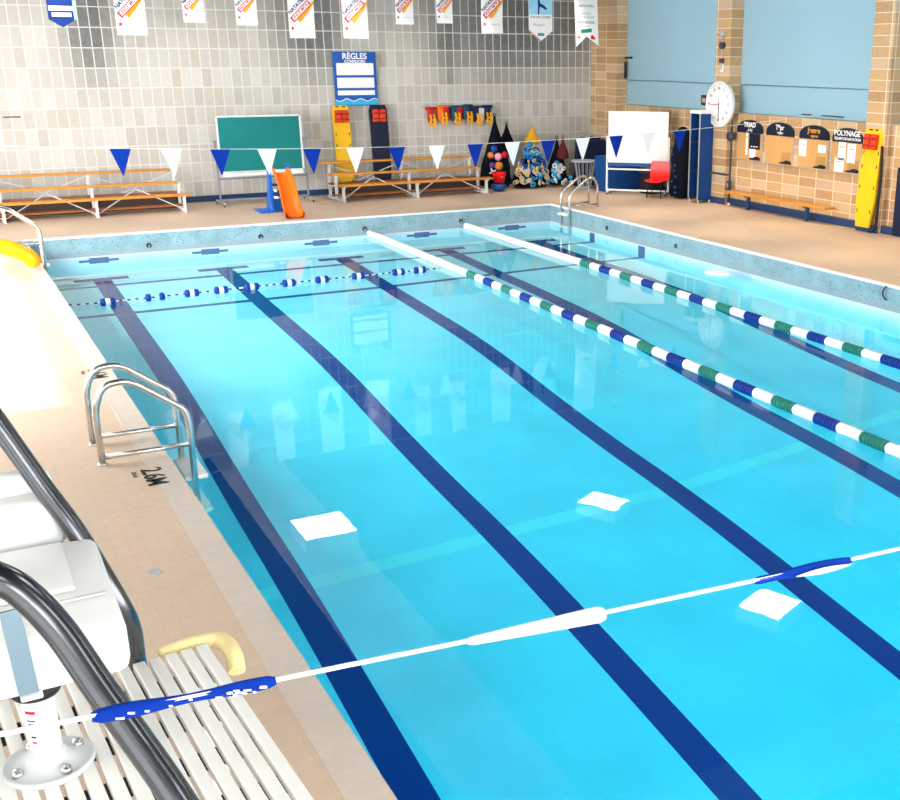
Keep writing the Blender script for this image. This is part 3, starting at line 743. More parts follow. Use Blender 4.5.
# net bags hanging in the corner
def cone_bag(x, y, ztop, zb, r, lab, mt, hook=.06, squash=.7, name='net_bag'):
    b = thing(name, lab, 'bag', (x, y, zb))
    h = ztop - zb
    pr = [(r * .25, 0), (r * .9, .03), (r, h * .12), (r * .93, h * .3), (r * .62, h * .55), (r * .28, h * .78), (.035, h * .93), (.03, h)]
    M = Matrix.Diagonal((1, squash, 1, 1)); m = MB()
    m.lathe(pr, 26, M)
    for v in m.b.verts:
        a = math.atan2(v.co.y, v.co.x); f = 1 + .06 * math.sin(a * 7 + v.co.z * 3); v.co.x *= f; v.co.y *= f
    m.build('net', mt, b)
    MB().torus((0, 0, h + .03), .035, .01, Matrix.Rotation(PI / 2, 3, 'X'), 10, 6).build('hanging_loop', mt, b)
    return b
cone_bag(11.58, 3.55, 2.22, ZD + .01, .42, 'tall dark net ball bag hung from the wall beside the bleacher', 'net')
cone_bag(12.10, 3.92, 1.98, ZD + .75, .27, 'slim dark net bag hung behind the ball bag', 'net')
cone_bag(12.68, 3.55, 1.93, 1.46, .22, 'yellow net bag top gathered above the heaped foam rings', 'yellow_net')
cone_bag(12.52, 3.35, 1.40, ZD + .01, .52, 'wide dark net bag full of foam rings on the corner deck', 'net', squash=.62)
cone_bag(13.36, 3.45, 1.62, ZD + .01, .30, 'dark net bag with a maroon top behind the grey pull buoys', 'net')
cone_bag(13.33, 3.05, 1.65, 1.1, .17, 'small maroon cloth sack hung in the brick corner', 'dkred')
for (x, y, z, r, mt, lab) in ((11.28, 3.26, 1.27, .085, 'orange_ball', 'small orange ball at the top of the dark ball bag'), (11.47, 3.22, 1.23, .10, 'pink', 'pink ball in the dark ball bag'),
                              (11.47, 3.19, 1.00, .11, 'orange_ball', 'larger orange ball low in the dark ball bag'), (11.66, 3.24, 1.27, .085, 'vest_red', 'dark red ball in the dark ball bag'),
                              (11.30, 3.22, 1.02, .08, 'purple', 'purple ball low in the dark ball bag'), (11.40, 3.3, 1.42, .09, 'blue_foam', 'deep blue ball at the peak of the dark ball bag')):
    tag(MB().ball((0, 0, 0), r, 16).build('ball', mt), lab, 'ball', 'balls in the dark net bag').location = (x, y - .06, z)
p = thing('propeller_toy', 'small white four-armed toy hung on the dark ball bag', 'toy', (11.27, 3.10, .86))
for k in range(4): MB().box((.05 * math.cos(k * PI / 2 + .4), 0, .05 * math.sin(k * PI / 2 + .4)), (.1, .02, .03), Matrix.Rotation(-(k * PI / 2 + .4), 3, 'Y')).build('arm', 'white', p)
b = thing('bucket', 'red plastic bucket on the blue ball beside the bleacher', 'bucket', (11.34, 2.86, .615))
MB().lathe([(0, 0), (.13, 0), (.185, .24), (.195, .25), (.17, .25), (.12, .02), (0, .02)], 22).build('pail', 'red', b)
MB().tube(catmull([(-.185, 0, .24), (-.13, -.1, .18), (0, -.16, .15), (.13, -.1, .18), (.185, 0, .24)], 5), .006, 6).build('handle', 'white', b)
tag(MB().ball((0, 0, 0), .19, 20, (1.1, 1.1, .6)).build('ball_cushion', 'mat_blue'), 'squat dark blue ball on the deck under the red bucket', 'ball').location = (11.34, 2.88, ZD + .115)
# foam rings piled in the wide net bag
KINDS = {'cream': ('cream', 'cream foam ring in the heap spilling over the wide net bag', 'cream foam rings in the heap'),
         'cyan': ('cyan_foam', 'bright cyan foam ring near the top of the heaped rings', 'cyan foam rings in the heap'),
         'blue': ('blue_foam', 'deep blue foam ring in the heap spilling over the wide net bag', 'blue foam rings in the heap'),
         'grey': ('grey_foam', 'pale grey foam ring in the low heap beside the grey stand', 'grey foam rings in the low heap')}
proto = {}
def ring(kind, x, y, z, s=1.):
    mt, lab, gr = KINDS[kind]
    if kind not in proto:
        o = tag(MB().torus((0, 0, 0), .075, .036, None, 14, 8).build('foam_ring', mt), lab, 'foam ring', gr); proto[kind] = o
    else:
        o = proto[kind].copy(); COL.objects.link(o)
    o.location = (x, y, z); o.rotation_euler = (PI / 2 + rnd.uniform(-.9, .6), rnd.uniform(-.6, .6), rnd.uniform(-.8, .8)); o.scale = (s,) * 3
for k in range(104):
    t = rnd.random(); z = ZD + .12 + t * 1.03; half = .50 * (1 - t) ** .8 + .06
    u = rnd.uniform(-1, 1) * half
    x = 12.45 + u; y = 2.92 + .33 * t + .35 * (u / .62) ** 2 - rnd.uniform(0, .06)
    if t > .72: kd = rnd.choice(['cyan', 'cyan', 'cream', 'blue'])
    elif t > .4: kd = rnd.choice(['blue', 'blue', 'cyan', 'cream', 'blue'])
    else: kd = rnd.choice(['cream', 'cream', 'cream', 'blue', 'cyan'])
    ring(kd, x, y, z, rnd.uniform(.5, .8))
for k in range(22):
    t = rnd.random() ** 1.3; u = rnd.uniform(-1, 1) * (.30 * (1 - t) + .08)
    ring('grey' if rnd.random() < .75 else 'cyan', 13.18 + u, 2.90 + .25 * t - rnd.uniform(0, .05), ZD + .12 + t * .55, rnd.uniform(.5, .75))
# grey stand
b = thing('wire_bin', 'grey slatted bin stand on the deck by the brick corner', 'bin', (13.68, 2.5, ZD))
MB().lathe([(.30, .68), (.36, .68), (.36, .72), (.30, .72)], 24).build('rim', 'grey_metal', b)
for k in range(14):
    a = 2 * PI * k / 14; MB().bar((.17 * math.cos(a), .17 * math.sin(a), .03), (.27 * math.cos(a), .27 * math.sin(a), .69), .02, .008).build('slat', 'grey_metal', b)
MB().lathe([(0, 0), (.20, 0), (.20, .04), (0, .04)], 24).build('base', 'grey_metal', b)
# navy tarpaulin hung in the corner
m = MB(); rows = [[(13.9 + .8 * i / 8 , 3.35 + .06 * math.sin(i * 1.7 + j) - .10 * j / 6 + .0 * i, 1.62 - .95 * j / 6 - .02 * math.sin(i * 2.1)) for i in range(9)] for j in range(7)]
m.strip(rows); m.strip([[(p[0], p[1] + .02, p[2]) for p in r][::-1] for r in rows])
tag(m.build('tarpaulin', 'vest_navy', off=(14.3, 3.3, 1.1)), 'dark navy tarpaulin hung in the brick corner above the bin stand', 'tarpaulin')

m = MB().tube([(XO, 2.5, 5.765), (WX, 2.5, 5.765)], .012, 6)
struct(m.build('trim_9', 'rope'))
# ---------------------------------------------------------------- side wall and its corner
# whiteboard on a rolling frame
w = thing('whiteboard', 'large white board on a castored white frame in the brick corner', 'whiteboard', (14.12, .60, ZD), math.atan2(-1.06, 1.10))
MB().b2(-.76, .76, -.012, .012, .78, 2.03, .004).build('board', 'white', w)
MB().b2(-.76, .76, -.06, .0, .70, .78).build('pen_tray', 'mat_blue', w)
for x in (-.79, .79): MB().b2(x - .02, x + .02, -.02, .02, .08, 1.42).build('upright', 'white_metal', w)
MB().b2(-.79, .79, -.02, .02, .60, .64).b2(-.79, .79, -.02, .02, .08, .12).build('crossbar', 'white_metal', w)
for x in (-.74, .74):
    f = MB().b2(x - .02, x + .02, -.22, .22, .05, .09).build('foot', 'white_metal', w)
    for y in (-.2, .2): MB().lathe([(0, -.012), (.026, -.012), (.026, .012), (0, .012)], 12, Matrix.Translation((x, y, .026)) @ Matrix.Rotation(PI / 2, 4, 'Y')).build('castor', 'black', f)
# red chair beside it
c = thing('shell_chair', 'small red plastic shell chair with black legs before the white board', 'chair', (14.20, -.16, ZD), math.radians(128)); c.scale = (1.08,) * 3
rows = []
for (d, z, wd) in ((-.23, .365, .19), (-.20, .39, .23), (-.05, .38, .24), (.10, .375, .235), (.17, .40, .23), (.205, .48, .23), (.225, .62, .23), (.245, .76, .22), (.25, .80, .19)):
    rows.append([(wd * (i / 4 - 1), -d * -1 * -1, z + .02 * (abs(i / 4 - 1)) ** 2 * (1 if d < .15 else 0) ) for i in range(9)])
rows = [[(p[0], -p[1] * -1, p[2]) for p in r] for r in rows]
m = MB().strip(rows); m.strip([[(p[0], p[1] - (.012 if p[2] > .42 else 0), p[2] - (.012 if p[2] <= .42 else 0)) for p in r][::-1] for r in rows])
m.build('seat_shell', 'red', c)
for sx in (-1, 1):
    for y0, y1 in ((.15, .20), (-.12, -.20)):
        MB().tube([(sx * .15, y0, .375), (sx * .17, y1, 0)], .011, 8).build('leg', 'black', c)
MB().tube([(-.15, .15, .365), (.15, .15, .365)], .011, 8).tube([(-.15, -.12, .365), (.15, -.12, .365)], .011, 8).build('seat_frame', 'black', c)
# pads, crate and bag behind the board
tag(MB().b2(-.55, .55, -.28, .28, 0, .88, .04).build('gym_mat', 'mat_blue', off=(0, 0, 0)), 'thick blue gym mat block standing behind the white board', 'mat').location = (14.22, 1.72, ZD)
tag(MB().prism([(-.14, 0), (.14, 0), (.10, 1.15), (.02, 1.2)], .9, face_x((0, .45, 0)) @ Matrix.Rotation(0, 4, 'Z')).build('crash_pad', 'vest_navy'), 'dark navy pad leaning upright against the brick pier', 'pad').location = (14.58, 2.55, ZD)
b = thing('storage_crate', 'black storage crate on the deck behind the red chair', 'crate', (14.60, .66, ZD))
MB().b2(-.24, .24, -.2, .2, 0, .52, .02).build('body', 'black', b); MB().b2(-.26, .26, -.22, .22, .52, .58, .015).build('lid', 'dark', b)
b = thing('net_bag', 'long dark navy net bag hanging between the white board and the blue locker', 'bag', (14.70, -.52, ZD + .01))
m = MB().lathe([(.10, 0), (.30, .04), (.33, .3), (.29, .7), (.31, 1.0), (.25, 1.35), (.22, 1.55), (.12, 1.66), (.05, 1.70)], 26)
for v in m.b.verts:
    a_ = math.atan2(v.co.y, v.co.x); f = 1 + .10 * math.sin(a_ * 5 + v.co.z * 4); v.co.x *= f * .8; v.co.y *= f
m.build('net', 'net', b)
for k in range(9): MB().ball((-.27 - .03 * rnd.random(), -.15 + .2 * rnd.random(), .15 + k * .13), .032, 10).build('bead', 'mat_blue', b)
# blue locker
l = thing('locker', 'tall blue open locker on short legs beside the clock pilaster', 'locker', (14.68, -1.33, ZD))
MB().b2(-.20, .18, -.20, -.175, .06, 2.06).build('side_panel', 'mat_blue', l)
MB().b2(-.20, .18, .175, .20, .06, 2.06).build('side_panel', 'mat_blue', l)
MB().b2(.16, .18, -.175, .175, .06, 2.06).build('back_panel', 'black', l)
MB().b2(-.22, .19, -.215, .215, 2.06, 2.13, .008).build('top', 'white_metal', l)
for z in (.10, .72, 1.40): MB().b2(-.19, .16, -.175, .175, z, z + .02).build('shelf', 'black', l)
MB().b2(-.215, -.20, -.205, -.17, .06, 2.06).build('edge_trim', 'alum', l); MB().b2(-.215, -.20, .17, .205, .06, 2.06).build('edge_trim', 'alum', l)
for x in (-.18, .15):
    for y in (-.18, .18): MB().tube([(x, y, 0), (x, y, .08)], .018, 8).build('foot', 'white_metal', l)
# clock
k = thing('wall_clock', 'large round white clock on the brick pilaster', 'clock', (PX, -1.80, 2.67))
M = face_x((0, 0, 0))
MB().lathe([(0, 0), (.50, 0), (.52, .03), (.52, .09), (.49, .11), (.485, .095), (0, .095)], 44, M).build('case', 'white_metal', k)
MB().lathe([(.484, .094), (.484, .097), (0, .097)], 44, M).build('dial', 'clockface', k)
for i in range(60):
    if i % 5: continue
a = MB()
for i in range(60):
    t = 2 * PI * i / 60; r0 = .44 if i % 5 else .42
    a.box((0, 0, 0), (.001, .001, .001)) if False else None
    R = M @ Matrix.Rotation(-t, 4, 'Z')
    a.prism([(-.004, r0), (.004, r0), (.004, .465), (-.004, .465)], .002, R @ Matrix.Translation((0, 0, .097)))
a.build('minute_mark', 'txt_grey', k)
for i in range(12):
    t = 2 * PI * (i + 1) / 12
    text(str((i + 1) * 5), .085, 'txt_black', k, M @ Matrix.Translation((.36 * math.sin(t), .36 * math.cos(t), .098)), name='numeral', ext=.001)
for t, ln, wd, mt in ((-95, .33, .012, 'txt_red'), (178, .36, .016, 'txt_black'), (2, .30, .008, 'txt_grey')):
    MB().prism([(-wd, -.04), (wd, -.04), (wd * .5, ln), (-wd * .5, ln)], .004, M @ Matrix.Rotation(-math.radians(t), 4, 'Z') @ Matrix.Translation((0, 0, .101))).build('hand', mt, k)
MB().lathe([(.03, .097), (.03, .11), (0, .112)], 16, M).build('hub', 'txt_grey', k)
MB().tube(catmull([(-.03, -.12, -.50), (-.02, -.13, -.75), (-.02, -.14, -1.05)], 4), .006, 6).build('power_cord', 'white_metal', k)
# things on the pilaster
p = thing('valve_rod', 'steel valve rod with levers high on the clock pilaster', 'valve', (PX, -1.78, 3.40))
MB().tube([(-.05, 0, .05), (-.05, 0, .80)], .012, 8).build('rod', 'grey_metal', p)
MB().lathe([(0, 0), (.075, 0), (.075, .09), (.03, .12), (0, .12)], 18, M @ Matrix.Translation((0, .56, 0))).build('flange', 'dark', p)
MB().b2(-.09, 0, -.05, .05, .18, .28, .01).build('guide', 'dark', p)
MB().bar((-.06, -.02, .82), (-.08, .20, .86), .035, .05).b2(-.12, 0, -.07, .03, .77, .88, .01).build('lever', 'alum', p)
MB().b2(-.03, 0, -.03, .06, -.02, .16, .005).build('tag_plate', 'paper', p)
p = thing('alarm_box', 'small dull red alarm box on the blue panel above the locker', 'alarm', (WX + .08, -.80, 2.72))
MB().b2(-.06, 0, -.12, .12, -.12, .12, .015).build('case', 'dkred', p); MB().b2(-.066, -.06, -.06, .06, -.05, .05).build('label_plate', 'txt_grey', p)
p = thing('wall_pole', 'dark pole with a round hook box fixed beside the clock pilaster', 'pole', (14.92, -2.17, ZD))
MB().tube([(0, 0, 0), (0, 0, 1.92)], .022, 10).build('pole', 'dark', p)
MB().lathe([(0, -.05), (.10, -.05), (.12, 0), (.10, .05), (0, .06)], 22, face_x((-.03, 0, 1.58))).build('round_box', 'dark', p)
MB().b2(-.07, .03, -.05, .05, .36, .56, .01).build('lower_box', 'dark', p)
MB().b2(-.071, -.070, -.02, .02, .42, .52).build('plate', 'txt_grey', p)
MB().tube([(0, 0, 0), (0, 0, .05)], .035, 10).build('foot', 'white_metal', p)
p = thing('wall_bar', 'dark horizontal bar fixed across the pilaster below the clock', 'bar', (14.78, -1.88, 1.10))
MB().b2(-.06, .06, -.36, .36, -.02, .02, .006).build('bar', 'dark', p)
for y in (-.10, .30): MB().b2(.04, .10, y - .02, y + .02, -.02, .02).build('bracket', 'dark', p)
# pin boards
def pinboard(y0, y1, head, sub, hm, lab, papers, patch):
    w = y0 - y1; yc = (y0 + y1) / 2 - .06
    b = thing('pin_board', lab, 'notice board', (WX, yc, 1.47), 0, 'pin boards along the brick wall')
    MB().b2(-.03, 0, -w / 2, w / 2, 0, .59).build('cork', 'cork', b)
    MB().b2(-.038, 0, -w / 2 - .015, -w / 2, 0, .60).b2(-.038, 0, w / 2, w / 2 + .015, 0, .60).b2(-.038, 0, -w / 2 - .015, w / 2 + .015, -.015, 0).build('frame', 'alum', b)
    ar = [(-w / 2, 0)] + [(-w / 2 * math.cos(PI * i / 18), .07 + .215 * math.sin(PI * i / 18) ** .9 if 0 < i < 18 else .07) for i in range(19)] + [(w / 2, 0)]
    MB().prism(ar, .035, face_x((0, 0, .60))).build('arched_header', 'header', b)
    text(head, .15, hm, b, face_x((-.037, 0, .775)), ext=.002, bold=.004)
    text(sub, .075, hm if hm != 'txt_orange' else 'txt_orange', b, face_x((-.037, -.02, .665)), name='small_lettering', ext=.002, bold=.002)
    if patch: MB().b2(-.034, -.03, -w / 2 + .06, -w / 2 + .36, .04, .26).build('dark_patch', 'cork_dark', b)
    q = MB().prism([(-.16, 0), (.16, 0), (.15, .05), (.04, .075), (-.02, .045), (-.16, .03)], .07, face_x((-.03, -w / 2 + .19, .02))); q.build('tray', 'black', b)
    for (u, v, pw, ph, mt, pl) in papers:  # pinned sheets: things of their own
        s = tag(MB().b2(-.004, 0, -pw / 2, pw / 2, -ph / 2, ph / 2).build('paper_sheet' if mt == 'paper' else 'poster', mt, off=(0, 0, 0)), pl, 'paper' if mt == 'paper' else 'poster')
        s.location = (WX - .031, yc + u, 1.47 + v)
        if mt != 'paper':
            for du in (-.09, .0, .1): MB().b2(-.006, -.004, du - .03, du + .03, -ph * .36, -ph * .30).build('print', 'txt_white', s)
        else:
            MB().b2(-.005, -.004, -pw * .3, pw * .3, ph * .2, ph * .26).build('print', 'txt_grey', s)
    return b
pinboard(-2.17, -3.09, 'TRIAD', 'A.D.J', 'txt_white', 'tan pin board with a navy arched header, nearest the clock', [(.08, .38, .075, .55, 'paper', 'tall narrow white strip pinned beside the dark poster'), (-.20, .42, .40, .34, 'header', 'dark poster pinned on the board nearest the clock'), (-.14, .17, .22, .22, 'paper', 'small white sheet pinned under the dark poster')], False)
pinboard(-3.23, -4.16, 'T*pr', 'équipe', 'txt_white', 'empty tan pin board with a navy arched header, second from the clock', [], True)
MB_ = None
pinboard(-4.35, -5.28, 'Jeunes', 'nageurs', 'txt_orange', 'tan pin board with orange lettering on its arched header', [(.33, .40, .24, .34, 'paper', 'white sheet with a dark crest on the orange-lettered board'), (-.28, .42, .24, .16, 'paper', 'small wide white sheet on the orange-lettered board')], True)
pinboard(-5.39, -6.26, 'POLYNAGE', 'ÉQUIPE DE NATATION', 'txt_white', 'tan pin board with three white sheets beside the yellow spineboard', [(.12, .42, .22, .36, 'paper', 'upper white sheet on the board by the yellow spineboard, nearer the clock'), (-.16, .39, .24, .38, 'paper', 'upper white sheet next to the yellow spineboard'), (.18, .14, .28, .28, 'paper', 'lower white sheet on the board by the yellow spineboard')], True)
# poles lying on the ledge
tag(MB().tube([(0, .15, 0), (0, -.15, .0)], .014, 8).build('short_pole', 'dark', off=(0, 0, 0)), 'short dark rod on the brick ledge above the orange-lettered board', 'rod').location = (WX + .05, -4.50, 2.556)
tag(MB().tube([(0, .32, 0), (0, -.32, .0)], .013, 8).build('long_pole', 'dark', off=(0, 0, 0)), 'longer dark rod on the brick ledge between the last two boards', 'rod').location = (WX + .05, -5.32, 2.555)
# wall bench
b = thing('wall_bench', 'long varnished orange bench along the brick wall under the pin boards', 'bench', (14.80, -4.02, ZD))
MB().b2(-.15, .15, -1.76, 1.72, .32, .365, .01).build('seat_plank', 'wood', b)
for y in (.96, -1.06): MB().b2(-.03, .03, y - .04, y + .04, 0, .32).b2(-.12, .12, y - .03, y + .03, .29, .32).build('leg', 'base_blue', b)
s = spineboard((PX - .03, -6.82, ZD + .10), -PI / 2, 'yellow_board', 'yellow spineboard with orange head blocks strapped upright to the brick pilaster', 1.92, w=.50)
s.location = (PX - .09, -6.80, ZD + .10)
MB().tube(catmull([(.30, .03, 1.6), (.33, .04, 1.0), (.30, .05, .45), (.27, .06, .05), (.20, .0, -.08)], 5), .03, 8).build('hanging_strap', 'black', s)
tag(MB().b2(-.03, .03, -.25, .25, 0, 1.3, .01).build('wall_pad', 'vest_navy'), 'dark blue wall pad just past the spineboard pilaster', 'pad').location = (WX - .12, -7.72, ZD + .02)
# dark latch on the first wall panel
p = thing('panel_latch', 'black latch bar at the edge of the pale blue panel by the corner pier', 'latch', (WX + .10, 2.85, 3.15))
MB().b2(-.05, 0, -.02, .04, 0, .42, .01).build('bar', 'black', p); MB().b2(-.06, 0, -.30, .02, .50, .55, .01).build('lever', 'black', p)
# ---------------------------------------------------------------- pool: ropes, flags, ladders
def lane_rope(x, lab, dx=()):
    o = thing('lane_rope', lab, 'lane rope', (x, 0, .02), -.0115 if x < 8 else -.005, 'lane ropes across the pool')
    MB().tube([(0, 0, .08), (0, -.4, .03), (0, -24.9, .03)], .008, 6).build('cable', 'steel', o)
    pr = {}
    def seg(y, ln, mt):
        if mt not in pr:
            m = MB(); R = .066
            if mt == 'float_white': prf = [(.012, 0), (R * .8, .003), (R, .02)] + [(R - (.009 if i % 2 else 0), .02 + (ln - .04) * i / 14) for i in range(1, 14)] + [(R, ln - .02), (R * .8, ln - .003), (.012, ln)]
            else:
                prf = [(.012, 0)]; n = 7
                for i in range(n):
                    a = ln * i / n; d = ln / n; prf += [(R * .6, a + .001), (R, a + d * .08), (R, a + d * .6), (R * .6, a + d * .68)]
                prf += [(.012, ln)]
            m.lathe(prf, 18, Matrix.Rotation(PI / 2, 4, 'X')); pr[mt] = m.build('float', mt, o)
            q = pr[mt]
            if mt != 'float_white': q['label'] = ('green' if mt == 'float_green' else 'blue') + ' ribbed rope float'
        else:
            q = pr[mt].copy(); COL.objects.link(q); q.parent = o
        q.location = (0, y, .03)
    y = -.10; i = 0; L_ = .357
    while y > -5.35: seg(y, L_, 'float_white'); y -= L_
    for i in range(34):
        seg(y, L_, ['float_green', 'float_white', 'float_blue', 'float_white'][i % 4]); y -= L_
    return o
lane_rope(6.77, 'white, blue and green lane rope, the one nearer the middle of the pool')
lane_rope(9.05, 'white, blue and green lane rope, the one nearer the brick wall')
for x, z, lab in ((2.26, .12, 'dark rope socket in the far pool face below the window-end bleacher'), (4.46, .13, 'dark rope socket in the far pool face below the toy slide'), (6.70, .13, 'dark rope socket above the start of the middle lane rope'), (8.98, .14, 'dark rope socket above the start of the lane rope by the brick wall')):
    a = thing('rope_anchor', lab, 'anchor', (x, 0, z), 0, 'rope sockets in the pool faces')
    MB().lathe([(0, .0), (.055, .0), (.05, .02), (.032, .02), (.03, .005), (0, .005)], 16, face_y((0, 0, 0))).build('cup', 'dark', a)
    MB().torus((0, -.03, -.02), .022, .006, Matrix.Rotation(PI / 2, 3, 'Y'), 10, 6).build('eye', 'grey_metal', a)
for y, z, lab in ((-2.59, .16, 'dark rope socket in the side pool face beyond the corner ladder'), (-5.24, .15, 'dark rope socket in the side pool face opposite the blue locker'), (-11.0, .27, 'dark curved hook in the side pool face nearest the viewer')):
    a = thing('rope_anchor', lab, 'anchor', (XR, y, z), 0, 'rope sockets in the pool faces')
    if z < .2:
        MB().lathe([(0, 0), (.05, 0), (.045, .02), (.03, .02), (.028, .005), (0, .005)], 16, face_x((0, 0, 0))).build('cup', 'dark', a)
        MB().torus((-.03, 0, -.02), .022, .006, Matrix.Rotation(PI / 2, 3, 'X'), 10, 6).build('eye', 'grey_metal', a)
    else:
        MB().tube(catmull([(-.0, 0, .10), (-.04, .02, .05), (-.05, .03, -.02), (-.03, .0, -.10), (0, -.02, -.12)], 5), .012, 8).build('hook', 'header', a)
# float line between the window-side deck and the first rope
o = thing('float_line', 'thin speckled safety line of blue and white floats across the shallow end', 'float line', (0, -4.68, .03))
P = [(.10, -.08, .02), (.8, -.06, .0), (2.4, .01, 0), (4.3, .08, 0), (6.55, .10, .0)]
cp = catmull(P, 8); MB().tube(cp, .012, 6).build('rope', 'rope', o)
def at_x(x):
    for a, b in zip(cp, cp[1:]):
        if a.x <= x <= b.x: return a.lerp(b, (x - a.x) / (b.x - a.x))
    return cp[-1]
for i in range(52):
    x = .16 + i * .122; q = at_x(x); q2 = at_x(x + .05); MB().tube([q, q2], .0128, 6).build('dark_mark', 'txt_navy', o)
def fl(x, split=False):
    q = at_x(x); R = Matrix.Translation(q) @ Matrix.Rotation(PI / 2, 4, 'Y')
    f = None
    for sgn in (-1, 1):
        d = .072 + (.035 if split else 0)
        pr = [(0, -.045), (.04, -.04), (.064, -.018), (.064, .025), (.05, .04), (0, .045)]
        b = MB().lathe(pr, 16, R @ Matrix.Translation((0, 0, sgn * d)) @ Matrix.Rotation(0 if sgn < 0 else PI, 4, 'X'))
        f2 = b.build('float', 'float_blue', o); f2['label'] = 'blue half float'
    if not split:
        MB().lathe([(0, -.04), (.056, -.036), (.056, .036), (0, .04)], 16, R).build('float_band', 'float_white', o)
for x in (.85, 2.13, 2.60, 3.11, 3.74, 4.32, 4.97, 5.72, 6.13): fl(x)
fl(1.56, True)
# flag lines
def flag_line(y, zf, x0, x1, lab, flags, hang=True):
    o = thing('flag_line', lab, 'flag line', (0, y, 0))
    n = 60; MB().tube([(x0 + (x1 - x0) * i / n, 0, zf(x0 + (x1 - x0) * i / n)) for i in range(n + 1)], .0045, 6).build('line', 'rope', o)
    return o
def zfar(x): return 2.245 + .0046 * (x - 6.6) ** 2
o = flag_line(-5.0, zfar, XO, WX, 'far line of blue and white triangular pennants stretched above the shallow end', None)
for i in range(16):
    x = 1.285 + .728 * i
    if x > 12: break
    z = zfar(x); w_, h_ = .152, .40
    sway = .012 * math.sin(i * 2.3)
    q = MB().prism([(-w_, 0), (w_, 0), (.006 + sway, -h_), (-.006 + sway, -h_)], .006, basis((1, 0, 0), (0, 0, 1), (0, -1, 0), (x, .003, z)))
    f = q.build('pennant', 'flag_blue' if i % 2 == 0 else 'flag_white', o); f['label'] = 'blue triangular pennant' if i % 2 == 0 else 'white triangular pennant'
def znear(x): return 2.683 - .066 * x + .0075 * x * x
o = flag_line(-21.5, znear, XO, WX, 'near line with rolled blue and white pennants, crossing close over the pool', None)
def rolled(xa, xb, cols, tw, rr):
    n = 22; rows = []; 
    for i in range(n + 1):
        t = i / n; x = xa + (xb - xa) * t; z = znear(x); a = tw(t)
        r = rr(t) * (1 if 0 < i < n else .7)
        ring = []
        for k in range(10):
            p = 2 * PI * k / 10; u, v = r * math.cos(p), r * .5 * math.sin(p)
            ring.append((x, u * math.cos(a) - v * math.sin(a), z - .002 + u * math.sin(a) * .8 + v * math.cos(a)))
        rows.append(ring)
    return MB().strip(rows, True, True)
f = rolled(-1.10, -.815, None, lambda t: 1.0 + .5 * t, lambda t: .0125 + .003 * math.sin(t * 9)).build('pennant', 'flag_blue', o); f['label'] = 'rolled blue pennant over the slatted platform'
for i in range(18):
    x = -1.07 + .235 * rnd.random() if i < 13 else -.87 + .05 * rnd.random()
    MB().box((x, -.0155 + .004 * rnd.random(), znear(x) - .002 + .009 * (rnd.random() - .5)), (.004 + .010 * rnd.random(), .004, .002), Matrix.Rotation(.25, 3, 'Y')).build('printed_letter', 'flag_white', f)
f = rolled(-.462, -.165, None, lambda t: 1.1, lambda t: .0095 + .011 * t).build('pennant', 'flag_white', o); f['label'] = 'rolled white pennant above the pool'
# blue pennant with its white lining showing
rows = []; n = 24
for i in range(n + 1):
    t = i / n; x = .215 + .285 * t; z = znear(x); b_ = .016 * math.sin(PI * max(0, (t - .32) / .68)) if t > .32 else .0
    rows.append([(x, -.006, z + .004 + b_ * .2), (x, -.008, z - b_ * .25), (x, -.006, z - .008 - b_ * .9)])
f = rolled(.215, .50, None, lambda t: 1.2 + .3 * t, lambda t: .0105 if t < .25 else .0085 + .009 * math.sin(PI * (t - .2) / .85)).build('pennant', 'flag_blue', o); f['label'] = 'rolled blue pennant with white lining'
m = MB(); rr = []
for i in range(15):
    t = .36 + .58 * i / 14; x = .215 + .285 * t; z = znear(x); h = .0065 * math.sin(PI * i / 14) + .001
    rr.append([(x, -.0185, z - .002 - h), (x, -.0195, z - .002), (x, -.0185, z - .002 + h)])
m.strip(rr); m.build('white_lining', 'flag_white', f)
# ladders
def ladder(name, lab, loc, rz, sep, rail, bar_z, steps, r=.026, bx=(-.34, .42), fr=.14):
    o = thing(name, lab, 'ladder', loc, rz, 'pool ladders')
    for s in (-1, 1):
        P = smooth_path([(p[0], s * sep / 2, p[1]) for p in rail], fr, 7)
        h = MB().tube(P, r, 14).build('handrail', 'steel', o)
        MB().lathe([(r, 0), (r * 1.5, .0), (r * 1.5, .012), (r, .02)], 14, Matrix.Translation((rail[0][0], s * sep / 2, 0))).build('base_ring', 'steel', h)
        MB().tube([(bx[0], s * sep / 2, bar_z), (bx[1], s * sep / 2, bar_z)], r * .8, 12).build('crossbar', 'steel', o)
    for (x, z) in steps: MB().box((x, 0, z), (.2, sep - .03, .045), None, .012).build('step', 'white', o)
    return o
ladder('pool_ladder', 'stainless pool ladder on the near deck beside the black depth marking', (.02, -13.15, ZD), 0, .59,
       [(-.345, 0), (-.345, .50), (-.26, .70), (-.05, .715), (.375, .39), (.395, .25), (.38, -1.6)], .065, [(.41, -.27), (.42, -.60), (.42, -.92)], .028, (-.33, .39))
ladder('pool_ladder', 'stainless pool ladder in the far corner before the net bags', (11.3, -.80, ZD), 0, .40,
       [(.70, 0), (.70, .50), (.58, .69), (.42, .66), (-.02, .34), (-.05, .22), (-.05, -.98)], .07, [(-.06, -.14), (-.06, -.42)], .026, (.69, -.03), .09)
ladder('pool_ladder', 'slim stainless pool ladder at the far end of the window-side deck', (.15, -2.85, ZD), 0, .30,
       [(-1.15, 0), (-1.15, .78), (-.98, .99), (-.45, .98), (.0, .62), (.02, .5), (.01, -1.0)], .36, [(.0, -.03), (.02, -.36)], .026, (-1.14, .02))
